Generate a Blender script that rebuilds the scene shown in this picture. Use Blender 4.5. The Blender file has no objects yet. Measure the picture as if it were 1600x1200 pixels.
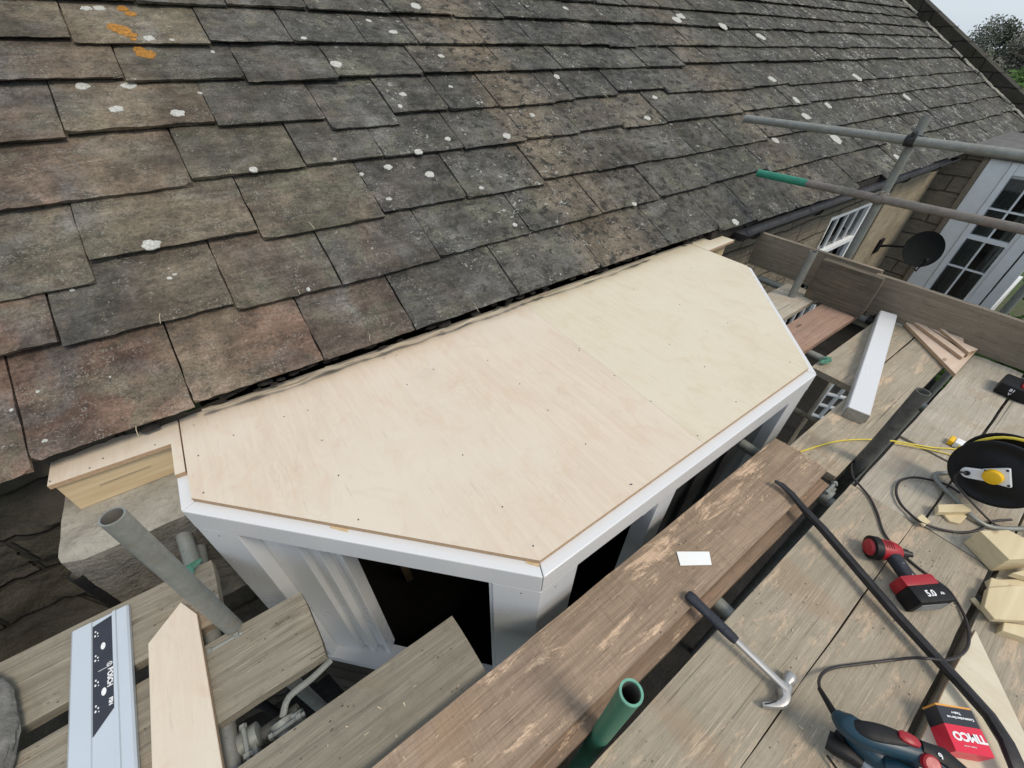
import bpy, bmesh, math, random
from mathutils import Vector, Matrix, noise
random.seed(7)
S = bpy.context.scene
C = S.collection
V = Vector
# ------------------------------------------------------------------ camera
# world axes: X along the house wall, Y towards the house, Z up; the lens sits at the origin,
# 1.42 m above the scaffold deck (z = -1.42); garden at z = -3.9
RW = ((0.8117, -0.5839, 0.0167), (-0.367, -0.5319, -0.7631), (0.4545, 0.6133, -0.646))
F_PX = 645.14
cam = bpy.data.cameras.new('camera'); camo = bpy.data.objects.new('camera', cam); C.objects.link(camo)
r0, r1, r2 = (V(a) for a in RW)
camo.matrix_world = Matrix((( r0.x, -r1.x, -r2.x, 0), (r0.y, -r1.y, -r2.y, 0), (r0.z, -r1.z, -r2.z, 0), (0, 0, 0, 1)))
cam.sensor_width = 36; cam.lens = F_PX/1600*36; cam.clip_start = 0.02; cam.clip_end = 2000
S.camera = camo
# ------------------------------------------------------------------ light
SUN_EL, SUN_AZ = 56, 286          # degrees; azimuth measured in the XY plane from +X
w = bpy.data.worlds.new('World'); S.world = w; w.use_nodes = True
nt = w.node_tree; bg = nt.nodes['Background']
sky = nt.nodes.new('ShaderNodeTexSky'); sky.sky_type = 'NISHITA'; sky.sun_disc = False
sky.sun_elevation = math.radians(SUN_EL); sky.sun_rotation = math.radians(90-SUN_AZ)
sky.air_density = 1.0; sky.dust_density = 1.6; sky.ozone_density = 1.0
# high thin cloud over the clear sky: mixed evenly, brighter where the cloud noise is thick
tcw = nt.nodes.new('ShaderNodeTexCoord'); cn = nt.nodes.new('ShaderNodeTexNoise'); cn.inputs['Scale'].default_value = 2.2; cn.inputs['Detail'].default_value = 5
nt.links.new(tcw.outputs['Generated'], cn.inputs['Vector'])
cr_ = nt.nodes.new('ShaderNodeMapRange'); cr_.inputs[1].default_value = .35; cr_.inputs[2].default_value = .7; cr_.inputs[3].default_value = .70; cr_.inputs[4].default_value = .92
nt.links.new(cn.outputs['Fac'], cr_.inputs[0])
mxw = nt.nodes.new('ShaderNodeMix'); mxw.data_type = 'RGBA'; nt.links.new(cr_.outputs[0], mxw.inputs[0]); nt.links.new(sky.outputs[0], mxw.inputs[6]); mxw.inputs[7].default_value = (4.85, 5.5, 6.25, 1)
nt.links.new(mxw.outputs[2], bg.inputs[0]); bg.inputs[1].default_value = 0.10
sun = bpy.data.lights.new('sun', 'SUN'); suno = bpy.data.objects.new('sun', sun); C.objects.link(suno)
sun.energy = 1.45; sun.angle = math.radians(18); sun.color = (1, .89, .74)
e, a = math.radians(SUN_EL), math.radians(SUN_AZ)
suno.rotation_euler = V((math.cos(e)*math.cos(a), math.cos(e)*math.sin(a), math.sin(e))).to_track_quat('Z', 'Y').to_euler()
S.view_settings.view_transform = 'Standard'; S.view_settings.look = 'None'
S.view_settings.exposure = 0.56; S.view_settings.gamma = 1
S.render.engine = 'CYCLES'; S.cycles.max_bounces = 6

# ------------------------------------------------------------------ survey helpers: where a sight line meets a known plane
def _ray(u, v): return r0*((u-800)/F_PX)+r1*((v-600)/F_PX)+r2
def atz(u, v, z): d = _ray(u, v); return d*(z/d.z)
def atx(u, v, x): d = _ray(u, v); return d*(x/d.x)
def aty(u, v, y): d = _ray(u, v); return d*(y/d.y)
D = -1.42
# ------------------------------------------------------------------ materials
class M:
    def __init__(s, name, rough=.7, metal=0., spec=.5):
        s.m = bpy.data.materials.new(name); s.m.use_nodes = True; s.t = s.m.node_tree
        s.b = s.t.nodes['Principled BSDF']; s.b.inputs['Roughness'].default_value = rough
        s.b.inputs['Metallic'].default_value = metal; s.b.inputs['Specular IOR Level'].default_value = spec
        s.tc = s.n('ShaderNodeTexCoord').outputs['Object']
    def n(s, t, **k):
        x = s.t.nodes.new(t)
        for a_, b_ in k.items(): setattr(x, a_, b_)
        return x
    def L(s, a_, b_): s.t.links.new(a_, b_)
    def put(s, inp, v):
        if isinstance(v, (int, float)): inp.default_value = v
        elif isinstance(v, (tuple, list)): inp.default_value = (*v, 1) if len(v) == 3 and inp.type == 'RGBA' else v
        else: s.L(v, inp)
    def map(s, scale=(1, 1, 1), rot=(0, 0, 0), rand=True, vec=None):
        x = s.n('ShaderNodeMapping'); s.L(vec or s.tc, x.inputs[0]); x.inputs['Scale'].default_value = scale; x.inputs['Rotation'].default_value = rot
        if rand:
            oi = s.n('ShaderNodeObjectInfo'); q = s.n('ShaderNodeMath', operation='MULTIPLY'); s.L(oi.outputs['Random'], q.inputs[0]); q.inputs[1].default_value = 37.
            cb = s.n('ShaderNodeCombineXYZ'); s.L(q.outputs[0], cb.inputs[0]); s.L(q.outputs[0], cb.inputs[1]); s.L(cb.outputs[0], x.inputs['Location'])
        return x.outputs[0]
    def noise(s, vec, scale=5., detail=4., rough=.55, dist=0.):
        x = s.n('ShaderNodeTexNoise'); s.L(vec, x.inputs['Vector']); x.inputs['Scale'].default_value = scale
        x.inputs['Detail'].default_value = detail; x.inputs['Roughness'].default_value = rough; x.inputs['Distortion'].default_value = dist
        return x.outputs['Fac']
    def voro(s, vec, scale=5., feat='F1', out='Distance', rnd=1.):
        x = s.n('ShaderNodeTexVoronoi', feature=feat); s.L(vec, x.inputs['Vector']); x.inputs['Scale'].default_value = scale; x.inputs['Randomness'].default_value = rnd
        return x.outputs[out]
    def ramp(s, fac, a_, b_, lo=0., hi=1.):
        x = s.n('ShaderNodeMapRange'); s.L(fac, x.inputs[0]); x.inputs[1].default_value = a_; x.inputs[2].default_value = b_
        x.inputs[3].default_value = lo; x.inputs[4].default_value = hi; return x.outputs[0]
    def mul(s, a_, b_, op='MULTIPLY'):
        x = s.n('ShaderNodeMath', operation=op); s.put(x.inputs[0], a_); s.put(x.inputs[1], b_); return x.outputs[0]
    def mix(s, f, a_, b_, bt='MIX'):
        x = s.n('ShaderNodeMix', data_type='RGBA', blend_type=bt); s.put(x.inputs[0], f); s.put(x.inputs[6], a_); s.put(x.inputs[7], b_); return x.outputs[2]
    def bump(s, h, strength=.5, dist=.01):
        x = s.n('ShaderNodeBump'); s.L(h, x.inputs['Height']); x.inputs['Strength'].default_value = strength; x.inputs['Distance'].default_value = dist
        s.L(x.outputs[0], s.b.inputs['Normal'])
    def col(s, c): s.put(s.b.inputs['Base Color'], c); return s.m

def plain(name, c, rough=.6, metal=0., var=.12, scale=20, bump=.15, bd=.002, spec=.5):
    m = M(name, rough, metal, spec); v = m.map()
    n1 = m.noise(v, scale, 5, .6); n2 = m.noise(v, scale*.2, 3)
    c2 = tuple(x*(1-2.2*var) for x in c)
    k = m.mix(m.ramp(n1, .3, .75), c, c2)
    k = m.mix(m.ramp(n2, .4, .8, 0, .5), k, tuple(x*(1-var) for x in c))
    if bump: m.bump(n1, bump, bd)
    m.L(m.ramp(n1, .2, .8, max(.02, rough-.12), min(1, rough+.12)), m.b.inputs['Roughness'])
    return m.col(k)

def weathered(name, light, dark, patch=None, saw=0., patch_amt=.6, patch_thr=.62, dirt=(.05, .045, .035), gs=1.):
    m = M(name, .82, spec=.25)
    v = m.map((1.6*gs, 34*gs, 34*gs)); g = m.noise(v, 1.6, 7, .62, .6)
    v2 = m.map((4, 150, 150)); g2 = m.noise(v2, 1., 5, .7, .2)
    v3 = m.map((1, 1, 1)); big = m.noise(v3, 3.2, 5, .6, .3); mid = m.noise(v3, 17, 6, .68); fine = m.noise(v3, 120, 4, .7)
    c = m.mix(m.ramp(g, .30, .68), dark, light)
    c = m.mix(m.ramp(g2, .50, .66, 0, .42), c, tuple(x*.42 for x in dark))
    c = m.mix(m.ramp(big, .45, .8, 0, .75), c, tuple(.55*x+.45*y for x, y in zip(dark, (.16, .15, .10))))
    c = m.mix(m.ramp(mid, .54, .76, 0, .5), c, tuple(x*.55 for x in dark))
    c = m.mix(m.ramp(fine, .62, .72, 0, .45), c, tuple(min(1, x*1.6) for x in light))
    c = m.mix(m.ramp(m.noise(v3, 2.1, 4, .6, .8), .56, .66, 0, .30), c, (.34, .21, .11))
    # knots and end splits
    kn = m.voro(m.map((2.2, 8, 8)), 1.0); c = m.mix(m.ramp(kn, .05, .11, .75, 0), c, (.07, .05, .035))
    cr = m.noise(m.map((.8, 75, 75)), 1.3, 4, .5, .15); c = m.mix(m.ramp(cr, .67, .70, 0, .7), c, dirt)
    sc_ = m.noise(m.map((5, 210, 210), rot=(0, 0, .03)), 1., 4, .65, .1); c = m.mix(m.ramp(sc_, .62, .67, 0, .6), c, tuple(min(1, x*1.45) for x in light))
    sp_ = m.voro(m.map((1, 1.6, 1.6)), 34); c = m.mix(m.mul(m.ramp(sp_, .10, .16, 1, 0), m.ramp(m.noise(v3, 6, 3), .48, .6)), c, (.08, .065, .045))
    h = m.mul(m.mul(g, 1.0), m.mul(g2, .7), 'ADD')
    if patch:
        pn = m.noise(m.map((3.2, 13, 13)), 1., 9, .78, .4); pf = m.ramp(pn, patch_thr, patch_thr+.06, 0, patch_amt)
        c = m.mix(m.mul(pf, m.ramp(g2, .35, .6, .35, 1)), c, patch)
    if saw:
        sv = m.noise(m.map((150, 5, 5), rot=(0, 0, .10)), 1., 5, .7, .4); c = m.mix(m.ramp(sv, .5, .68, 0, saw), c, tuple(x*.5 for x in dark))
        c = m.mix(m.ramp(sv, .30, .42, saw*.6, 0), c, tuple(min(1, x*1.45) for x in light)); h = m.mul(h, m.mul(sv, .6), 'ADD')
    ir = m.n('ShaderNodeObjectInfo').outputs['Random']
    c = m.mix(m.ramp(ir, 0, 1, 0, .22), c, tuple(x*.6 for x in dark))
    m.bump(h, .55, .006); return m.col(c)

MAT = {}
MAT['deck'] = weathered('weathered_scaffold_timber', (.455, .392, .30), (.325, .278, .208), (.66, .49, .34), patch_amt=.85, patch_thr=.55)
MAT['deck_pale'] = weathered('bleached_scaffold_timber', (.50, .45, .37), (.40, .355, .285), (.60, .48, .36), patch_amt=.5, patch_thr=.58)
MAT['deck_grey'] = weathered('grey_mossy_scaffold_timber', (.33, .295, .23), (.19, .168, .13), (.36, .33, .26), patch_amt=.5, patch_thr=.6, gs=.9)
MAT['deck_dark'] = weathered('dark_scaffold_timber', (.20, .165, .12), (.10, .083, .06), (.25, .2, .16), patch_amt=.4)  # darker timber colour for the low board and the short toe board
MAT['big'] = weathered('rough_sawn_brown_timber', (.40, .295, .21), (.25, .178, .125), (.72, .52, .36), saw=.24, patch_amt=1., patch_thr=.545)
MAT['lip'] = weathered('brown_scaffold_timber', (.27, .185, .125), (.17, .115, .08), (.60, .42, .28), patch_amt=.9, patch_thr=.60)
MAT['pink'] = weathered('pinkish_scaffold_timber', (.44, .29, .215), (.31, .20, .15), (.55, .36, .25), patch_amt=.4)
MAT['toe'] = weathered('toe_board_timber', (.33, .275, .205), (.225, .18, .13))

def ply(name, c0, c1, c2):
    m = M(name, .62, spec=.3)
    v = m.map((22, 1.5, 5), rot=(0, 0, .12)); g = m.noise(v, 1.4, 5, .6, 1.6)
    big = m.noise(m.map(), 1.5, 4, .55, .6); fl = m.noise(m.map((60, 5, 5), rot=(0, 0, .12)), 1.2, 4, .6)
    sm_ = m.noise(m.map(), 7, 5, .7, .8)
    mid = m.noise(m.map((3, 2, 2)), 3.4, 5, .62, 1.0)
    c = m.mix(m.ramp(g, .40, .62), c0, c1)
    pn = m.noise(m.map((13, 1.1, 5), rot=(0, 0, .12)), 1.1, 2, .5, 2.6); pw = m.mul(m.mul(pn, 16.), 1., 'FRACT'); c = m.mix(m.mul(m.ramp(pw, .55, .95), m.ramp(m.noise(m.map(), 2.2, 3), .40, .62, 0, .5)), c, tuple(x*.84 for x in c1))
    c = m.mix(m.ramp(big, .42, .68), c, c2, 'MIX')
    c = m.mix(m.ramp(mid, .52, .70, 0, .4), c, tuple(x*y for x, y in zip(c1, (.93, .84, .76))))
    c = m.mix(m.ramp(fl, .64, .74, 0, .5), c, tuple(x*.72 for x in c1))
    c = m.mix(m.ramp(m.noise(m.map(), 260, 2), .3, .7, 0, .12), c, tuple(x*.8 for x in c1))
    c = m.mix(m.ramp(sm_, .58, .72, 0, .22), c, (.42, .36, .29))
    m.bump(g, .08, .002); return m.col(c)
MAT['ply_a'] = ply('birch_plywood', (.665, .57, .455), (.625, .525, .41), (.665, .595, .49))
MAT['ply_b'] = ply('yellowish_plywood', (.655, .59, .455), (.62, .55, .415), (.66, .60, .47))
def plyedge():
    m = M('plywood_edge', .8); z = m.n('ShaderNodeSeparateXYZ'); m.L(m.tc, z.inputs[0])
    wv = m.mul(m.mul(z.outputs[2], 1000.), 6., 'MODULO'); nn = m.noise(m.map((30, 30, 30)), 4)
    c = m.mix(m.ramp(wv, 2.4, 3.2), (.50, .35, .22), (.36, .235, .14)); return m.col(m.mix(m.ramp(nn, .5, .7, 0, .6), c, (.26, .16, .09)))
MAT['plyedge'] = plyedge()
def newwood(name, a, b, ring=10.):
    m = M(name, .6, spec=.3); v = m.map((1.2, ring*2.4, ring*2.4)); g = m.noise(v, 1.2, 4, .5, 1.2)
    c = m.mix(m.ramp(g, .35, .65), a, b); kn = m.voro(m.map((4, 9, 9)), 1.); c = m.mix(m.ramp(kn, .05, .13, .7, 0), c, (.20, .11, .05))
    m.bump(g, .1, .002); return m.col(c)
MAT['pine'] = newwood('fresh_pine', (.62, .49, .31), (.50, .37, .215))
MAT['offcut'] = newwood('treated_pine_offcut', (.66, .56, .36), (.56, .46, .28), 6)
MAT['moulding'] = newwood('pale_moulding_timber', (.66, .52, .41), (.58, .44, .33), 5)
MAT['lath'] = newwood('old_lath', (.46, .40, .30), (.22, .18, .13), 8)

def stone(name, a, b, cr=.5, sc=3.5, moss=(.10, .10, .05), mossf=.5, blocks=False, dist=.03, lay=.5):
    m = M(name, .92, spec=.2); v = m.map(rand=False)
    n1 = m.noise(v, sc, 7, .65, .4); n2 = m.noise(v, sc*6, 6, .7); n3 = m.noise(v, sc*.5, 4); ly = m.noise(m.map((3, 3, 16), rand=False), 1.8, 6, .65, .6)
    c = m.mix(m.ramp(n1, .3, .7), a, b); c = m.mix(m.ramp(n2, .5, .75, 0, cr), c, tuple(x*.35 for x in b))
    c = m.mix(m.ramp(ly, .5, .7, 0, lay), c, tuple(x*.5 for x in b))
    c = m.mix(m.ramp(n3, .48, .7, 0, mossf), c, moss)
    h = m.mul(m.mul(n1, 1.), m.mul(n2, .5), 'ADD'); h = m.mul(h, m.mul(ly, lay*2), 'ADD')
    if blocks:
        bt = m.n('ShaderNodeTexBrick'); sw = m.n('ShaderNodeSeparateXYZ'); m.L(m.tc, sw.inputs[0]); cb = m.n('ShaderNodeCombineXYZ')
        m.L(m.mul(sw.outputs[0], sw.outputs[1], 'ADD'), cb.inputs[0]); m.L(sw.outputs[2], cb.inputs[1]); m.L(m.mul(n1, .06), cb.inputs[2])
        ad = m.n('ShaderNodeVectorMath', operation='ADD'); m.L(cb.outputs[0], ad.inputs[0])
        cn = m.n('ShaderNodeCombineXYZ'); m.L(m.mul(n3, .12), cn.inputs[0]); m.L(m.mul(n3, .10), cn.inputs[1]); m.L(cn.outputs[0], ad.inputs[1])
        m.L(ad.outputs[0], bt.inputs['Vector']); bt.inputs['Scale'].default_value = 1.; bt.inputs['Brick Width'].default_value = .46; bt.inputs['Row Height'].default_value = .21
        bt.inputs['Mortar Size'].default_value = .012; bt.inputs['Mortar Smooth'].default_value = .6
        bt.inputs['Color1'].default_value = (*a, 1); bt.inputs['Color2'].default_value = (*b, 1); bt.inputs['Mortar'].default_value = (*[x*.35 for x in b], 1)
        c = m.mix(.35, c, bt.outputs['Color']); c = m.mix(m.mul(bt.outputs['Fac'], .38), c, tuple(x*.3 for x in b))
        h = m.mul(h, m.mul(bt.outputs['Fac'], -1.6), 'ADD')
    m.bump(h, .9, dist); return m.col(c)
MAT['wall'] = stone('rubble_stone_wall', (.31, .265, .20), (.20, .168, .125), blocks=True, mossf=.45)
MAT['wall_dark'] = stone('dark_rough_stone', (.085, .075, .06), (.04, .035, .028), moss=(.05, .052, .022), mossf=.6, dist=.04, blocks=True, lay=0)  # much darker stone colour than the main wall
MAT['quoin'] = stone('smooth_beige_stone', (.40, .335, .24), (.30, .245, .17), .25, 5, mossf=.2, dist=.01)
MAT['pad_shaded'] = stone('tooled_shaded_stone', (.27, .25, .215), (.15, .138, .118), .7, 11, moss=(.12, .11, .075), mossf=.5, lay=.2, dist=.035)  # tooled sides of the block, their shade put into the stone colour
MAT['pad'] = stone('pale_dressed_stone', (.42, .395, .335), (.27, .25, .21), .55, 8, moss=(.22, .205, .15), mossf=.3, lay=.15, dist=.015)

def slate():
    m = M('stone_slate', .9, spec=.2); v = m.map(rand=False)
    at = m.n('ShaderNodeVertexColor', layer_name='tint').outputs[0]
    n1 = m.noise(v, 2.6, 5, .6, .6); n2 = m.noise(v, 13, 7, .68, .4); n3 = m.noise(v, 85, 4, .72); n4 = m.noise(v, 260, 3, .7)
    st = m.noise(m.map((1.1, 9, 9), rot=(.5, 0, .15), rand=False), 2., 6, .62, 1.4)
    f = m.mul(m.ramp(n1, .32, .68, .62, 1.34), m.ramp(n2, .34, .66, 1.28, .64)); f = m.mul(f, m.ramp(st, .35, .65, 1.16, .80)); f = m.mul(f, m.ramp(n3, .38, .62, 1.22, .78)); f = m.mul(f, m.ramp(n4, .38, .62, 1.18, .82))
    fc_ = m.n('ShaderNodeCombineColor'); [m.L(f, fc_.inputs[k]) for k in range(3)]
    sxx = m.n('ShaderNodeSeparateXYZ'); m.L(m.tc, sxx.inputs[0]); rt_ = m.ramp(sxx.outputs[0], -4.5, -3.3, 0, 1)
    hv = m.noise(v, 3.3, 3, .55, 1.2); hw = m.noise(m.map((1, 1, 1), rot=(1, 2, 0), rand=False), 2.7, 3, .55, 1.)
    tc_ = m.mix(m.ramp(hv, .50, .66, 0, .55), at, (.150, .148, .140)); tc_ = m.mix(m.mul(m.ramp(hw, .52, .68, 0, .5), m.ramp(rt_, 0, 1, 1, .15)), tc_, m.mix(.5, tc_, (.235, .165, .12))); tc_ = m.mix(m.mul(rt_, .42), tc_, (.090, .089, .083))
    c = m.mix(1., tc_, fc_.outputs[0], 'MULTIPLY')
    c = m.mix(m.ramp(m.noise(v, 4.1, 4, .6, .8), .50, .62, 0, .55), c, m.mix(1., fc_.outputs[0], (.125, .122, .088), 'MULTIPLY'))
    wx = m.mul(sxx.outputs[0], m.mul(m.noise(v, 2.0, 3), .5), 'ADD')   # run-off stains down the slope
    b1 = m.mul(m.ramp(wx, -3.05, -2.85, 0, 1), m.ramp(wx, -2.6, -2.35, 1, 0)); b2 = m.mul(m.ramp(wx, -5.15, -5.0, 0, 1), m.ramp(wx, -4.85, -4.65, 1, 0)); b3 = m.mul(m.ramp(wx, -.6, -.3, 0, 1), m.ramp(wx, -.1, .3, 1, 0))
    bb_ = m.mul(m.mul(b1, b2, 'ADD'), m.mul(b3, .6), 'ADD'); c = m.mix(m.mul(bb_, .62), c, m.mix(1., fc_.outputs[0], (.185, .148, .105), 'MULTIPLY'))
    dm = m.noise(v, 15, 5, .66, .35); c = m.mix(m.mul(m.ramp(m.mul(dm, m.mul(rt_, .035), 'ADD'), .575, .63, 0, .88), m.ramp(rt_, 0, 1, .45, 1)), c, (.028, .028, .024))
    dk = m.noise(v, 42, 4, .6, .3); c = m.mix(m.mul(m.ramp(dk, .60, .65, 0, .75), m.ramp(rt_, 0, 1, .5, 1)), c, (.032, .031, .028))
    # crustose lichen specks: clusters of small pale irregular spots, denser on the weathered right-hand part
    sx = m.n('ShaderNodeSeparateXYZ'); m.L(m.tc, sx.inputs[0]); dens = m.ramp(sx.outputs[0], -.2, 2.4, .035, .125)
    wv = m.n('ShaderNodeVectorMath', operation='ADD'); nz = m.n('ShaderNodeTexNoise'); m.L(v, nz.inputs['Vector']); nz.inputs['Scale'].default_value = 40; nz.inputs['Detail'].default_value = 3
    sc = m.n('ShaderNodeVectorMath', operation='SCALE'); m.L(nz.outputs['Color'], sc.inputs[0]); sc.inputs['Scale'].default_value = .055; m.L(v, wv.inputs[0]); m.L(sc.outputs[0], wv.inputs[1])
    cl = m.noise(v, 5.5, 4, .6, .4); vd = m.voro(wv.outputs[0], 24); thr = m.mul(m.ramp(cl, .46, .60, 0, .60), m.mul(dens, 6.), 'MULTIPLY')
    sp = m.mul(m.mul(thr, vd, 'SUBTRACT'), 14.); spc = m.n('ShaderNodeClamp'); m.L(sp, spc.inputs[0])
    c = m.mix(m.mul(spc.outputs[0], m.ramp(n3, .42, .58, .95, .15)), c, (.50, .50, .46))
    fs = m.voro(wv.outputs[0], 85); fm = m.ramp(m.noise(v, 9, 3), .40, .60, .04, .34); f2 = m.mul(m.mul(fm, fs, 'SUBTRACT'), 14.); fc = m.n('ShaderNodeClamp'); m.L(f2, fc.inputs[0])
    c = m.mix(m.mul(fc.outputs[0], .4), c, (.36, .36, .32))
    ln = m.noise(v, 30, 6, .72, .5); lm = m.mul(m.ramp(cl, .49, .58), m.ramp(sx.outputs[0], -4.6, -3.6, .12, 1)); c = m.mix(m.mul(m.mul(m.ramp(ln, .585, .625), lm), .8), c, (.44, .44, .40))
    h = m.mul(m.mul(n2, .7), m.mul(n3, .35), 'ADD'); h = m.mul(h, m.mul(n1, 1.2), 'ADD'); h = m.mul(h, m.mul(st, .8), 'ADD')
    m.bump(h, .9, .014); return m.col(c)
MAT['slate'] = slate()
MAT['lichen'] = plain('white_lichen', (.60, .60, .55), .95, var=.30, scale=110, bump=.5)
MAT['orange'] = plain('orange_lichen', (.50, .23, .035), .95, var=.36, scale=90, bump=.5)
MAT['straw'] = plain('dry_straw', (.55, .46, .32), .9)
MAT['pvc'] = plain('white_upvc', (.655, .66, .665), .3, var=.006, scale=1.5, bump=0)
MAT['whitepaint'] = plain('white_gloss_paint', (.86, .88, .88), .4, var=.05, scale=8, bump=.05)
MAT['galv'] = plain('galvanised_tube', (.27, .28, .255), .6, .3, var=.11, scale=45, bump=0)
def galv(name, base, rust):
    m = M(name, .6, .3); v = m.map(rand=False); n = m.noise(v, 22, 5, .65); n2 = m.noise(v, 5, 5, .65, .5); n3 = m.noise(v, 90, 3, .7)
    c = m.mix(m.ramp(n, .35, .65), base, tuple(x*.78 for x in base)); c = m.mix(m.ramp(n2, .55, .68, 0, .55), c, rust); c = m.mix(m.ramp(n3, .62, .70, 0, .6), c, (.10, .085, .065)); c = m.mix(m.ramp(n3, .28, .36, .6, 0), c, (.46, .46, .43))
    m.L(m.ramp(n, .3, .7, .45, .75), m.b.inputs['Roughness']); return m.col(c)
MAT['galv'] = galv('galvanised_tube_worn', (.27, .28, .255), (.19, .15, .11)); MAT['rusttube0'] = galv('brown_tube_worn', (.24, .21, .18), (.17, .115, .08))
MAT['galv_dark'] = plain('dirty_galvanised_tube', (.13, .13, .12), .6, .3, var=.3, scale=30, bump=0)
MAT['rusttube'] = plain('brownish_handrail_tube', (.24, .21, .18), .55, .3, var=.12, scale=40, bump=0)
MAT['inside'] = plain('tube_inside', (.18, .17, .15), .8, var=.2)
MAT['greenp'] = plain('green_paint', (.03, .27, .17), .5, var=.15, scale=25)
MAT['greenm'] = plain('green_mint_paint', (.16, .42, .30), .6, var=.2, scale=40)
def greenworn():
    m = M('worn_green_painted_tube', .55, .2); v = m.map(rand=False); s_ = m.n('ShaderNodeSeparateXYZ'); m.L(m.tc, s_.inputs[0])
    n = m.noise(v, 16, 5, .65); f = m.mul(m.ramp(s_.outputs[2], -1.38, -1.10), m.ramp(n, .30, .7, -.45, .45), 'ADD'); f2 = m.n('ShaderNodeClamp'); m.L(f, f2.inputs[0])
    c = m.mix(f2.outputs[0], (.10, .10, .088), (.045, .19, .12)); m.bump(n, .2, .002); return m.col(c)
MAT['greenworn'] = greenworn()
MAT['black'] = plain('black_plastic', (.008, .008, .009), .55, spec=.3, var=.1, scale=40, bump=.1)
MAT['rubber'] = plain('dark_rubber_grip', (.022, .026, .038), .7, var=.25, scale=120, bump=.4)
MAT['cable'] = plain('black_cable', (.030, .024, .024), .5, var=.2)
MAT['iron'] = plain('dark_forged_iron', (.045, .043, .045), .45, .55, var=.3, scale=30, bump=.35)
MAT['steel'] = plain('polished_steel', (.50, .49, .47), .36, .6, var=.15, scale=30, bump=.1)
MAT['red'] = plain('red_tool_plastic', (.38, .012, .022), .4, var=.12, scale=30, bump=.05)
MAT['redcard'] = plain('glossy_red_card', (.72, .018, .055), .35, var=.05, scale=10, bump=0)
MAT['blackcard'] = plain('black_card', (.022, .024, .034), .4, var=.1, bump=0)
MAT['orangecard'] = plain('orange_card', (.78, .36, .06), .5, var=.05, bump=0)
MAT['white'] = plain('white_print', (.80, .80, .80), .5, var=.02, bump=0)
MAT['teal'] = plain('dark_teal_plastic', (.008, .042, .068), .42, var=.12, scale=30, bump=.05)
MAT['greyplastic'] = plain('cast_grey_metal', (.34, .37, .39), .4, .5, var=.12, scale=30)
MAT['yellow'] = plain('yellow_cable', (.75, .60, .06), .5, var=.12, scale=30, bump=0)
MAT['yellowp'] = plain('yellow_socket', (.85, .50, .01), .45, var=.05, bump=0)
MAT['alu'] = plain('anodised_aluminium', (.60, .655, .70), .36, .35, var=.03, scale=6, bump=0)
MAT['labelb'] = plain('black_label', (.028, .032, .045), .4, var=.1, bump=0)
MAT['paper'] = plain('white_card', (.82, .83, .82), .6, var=.02, bump=0)
MAT['gutter'] = plain('black_gutter', (.028, .025, .025), .5, var=.3, scale=20)
MAT['near_black'] = plain('dark_void_timber', (.030, .025, .020), .95, var=.3)  # near-black brown for boarding, eaves board and bedding clods
MAT['room'] = plain('unlit_room_plaster', (.018, .016, .014), .95, var=.1)  # darkness of the room put into the base colour
MAT['curtain'] = plain('net_curtain', (.82, .82, .78), .9, var=.12, scale=30)
MAT['mortar'] = plain('pale_lime_mortar', (.42, .40, .34), .95, var=.3, scale=25, bump=.7, bd=.01)
MAT['coping'] = stone('coping_stone', (.17, .155, .125), (.07, .063, .052), .5, 6, moss=(.17, .17, .07), mossf=.5)
MAT['darkmesh'] = plain('dark_dish_mesh', (.008, .010, .010), .8, spec=.15, var=.2, scale=60)
MAT['lead'] = plain('weathered_lead', (.115, .10, .085), .6, var=.2, scale=8)
MAT['concrete'] = plain('rough_grey_concrete', (.20, .195, .18), .95, var=.25, scale=30, bump=.8, bd=.012)
def glass():
    m = M('window_glass', .03); t = m.t; nodes = t.nodes
    tr = nodes.new('ShaderNodeBsdfTransparent'); tr.inputs[0].default_value = (.75, .78, .78, 1); gl = nodes.new('ShaderNodeBsdfGlossy'); gl.inputs['Roughness'].default_value = .03
    fr = nodes.new('ShaderNodeFresnel'); fr.inputs[0].default_value = 2.3; mx = nodes.new('ShaderNodeMixShader')
    m.L(fr.outputs[0], mx.inputs[0]); m.L(tr.outputs[0], mx.inputs[1]); m.L(gl.outputs[0], mx.inputs[2]); m.L(mx.outputs[0], nodes['Material Output'].inputs[0]); return m.m
MAT['glass'] = glass()
def tinted():
    m = M('dark_grey_glass', .18, spec=.6); return m.col((.028, .030, .032))  # opaque pane with a plain dark grey colour
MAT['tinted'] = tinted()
def grass():
    m = M('garden_ground', .95); v = m.map(rand=False); a_ = m.noise(v, .35, 6); b_ = m.noise(v, 9, 6, .7)
    c = m.mix(m.ramp(b_, .3, .7), (.035, .06, .018), (.08, .11, .03)); c = m.mix(m.ramp(a_, .5, .7, 0, .6), c, (.10, .085, .055)); m.bump(b_, .6, .05); return m.col(c)
MAT['grass'] = grass()
MAT['paving'] = stone('shade_dark_paving', (.030, .028, .026), (.016, .015, .014), moss=(.015, .017, .010))  # shade under the scaffold put into this near-black colour
def leaf(name, a, b):
    m = M(name, .7, spec=.3); v = m.map(); n = m.noise(v, 1.1, 4); n2 = m.noise(v, 14, 3); c = m.mix(m.ramp(n, .35, .65), a, b); c = m.mix(m.ramp(n2, .4, .7, 0, .6), c, tuple(x*.5 for x in a)); return m.col(c)
MAT['leaf_olive'] = leaf('olive_foliage', (.12, .128, .095), (.085, .095, .070))
MAT['leaf_brown'] = leaf('brownish_foliage', (.16, .155, .125), (.115, .115, .09))
MAT['leaf_green'] = leaf('fresh_green_foliage', (.10, .19, .03), (.045, .10, .02))
MAT['bark'] = plain('bark', (.09, .075, .06), .95)
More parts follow.
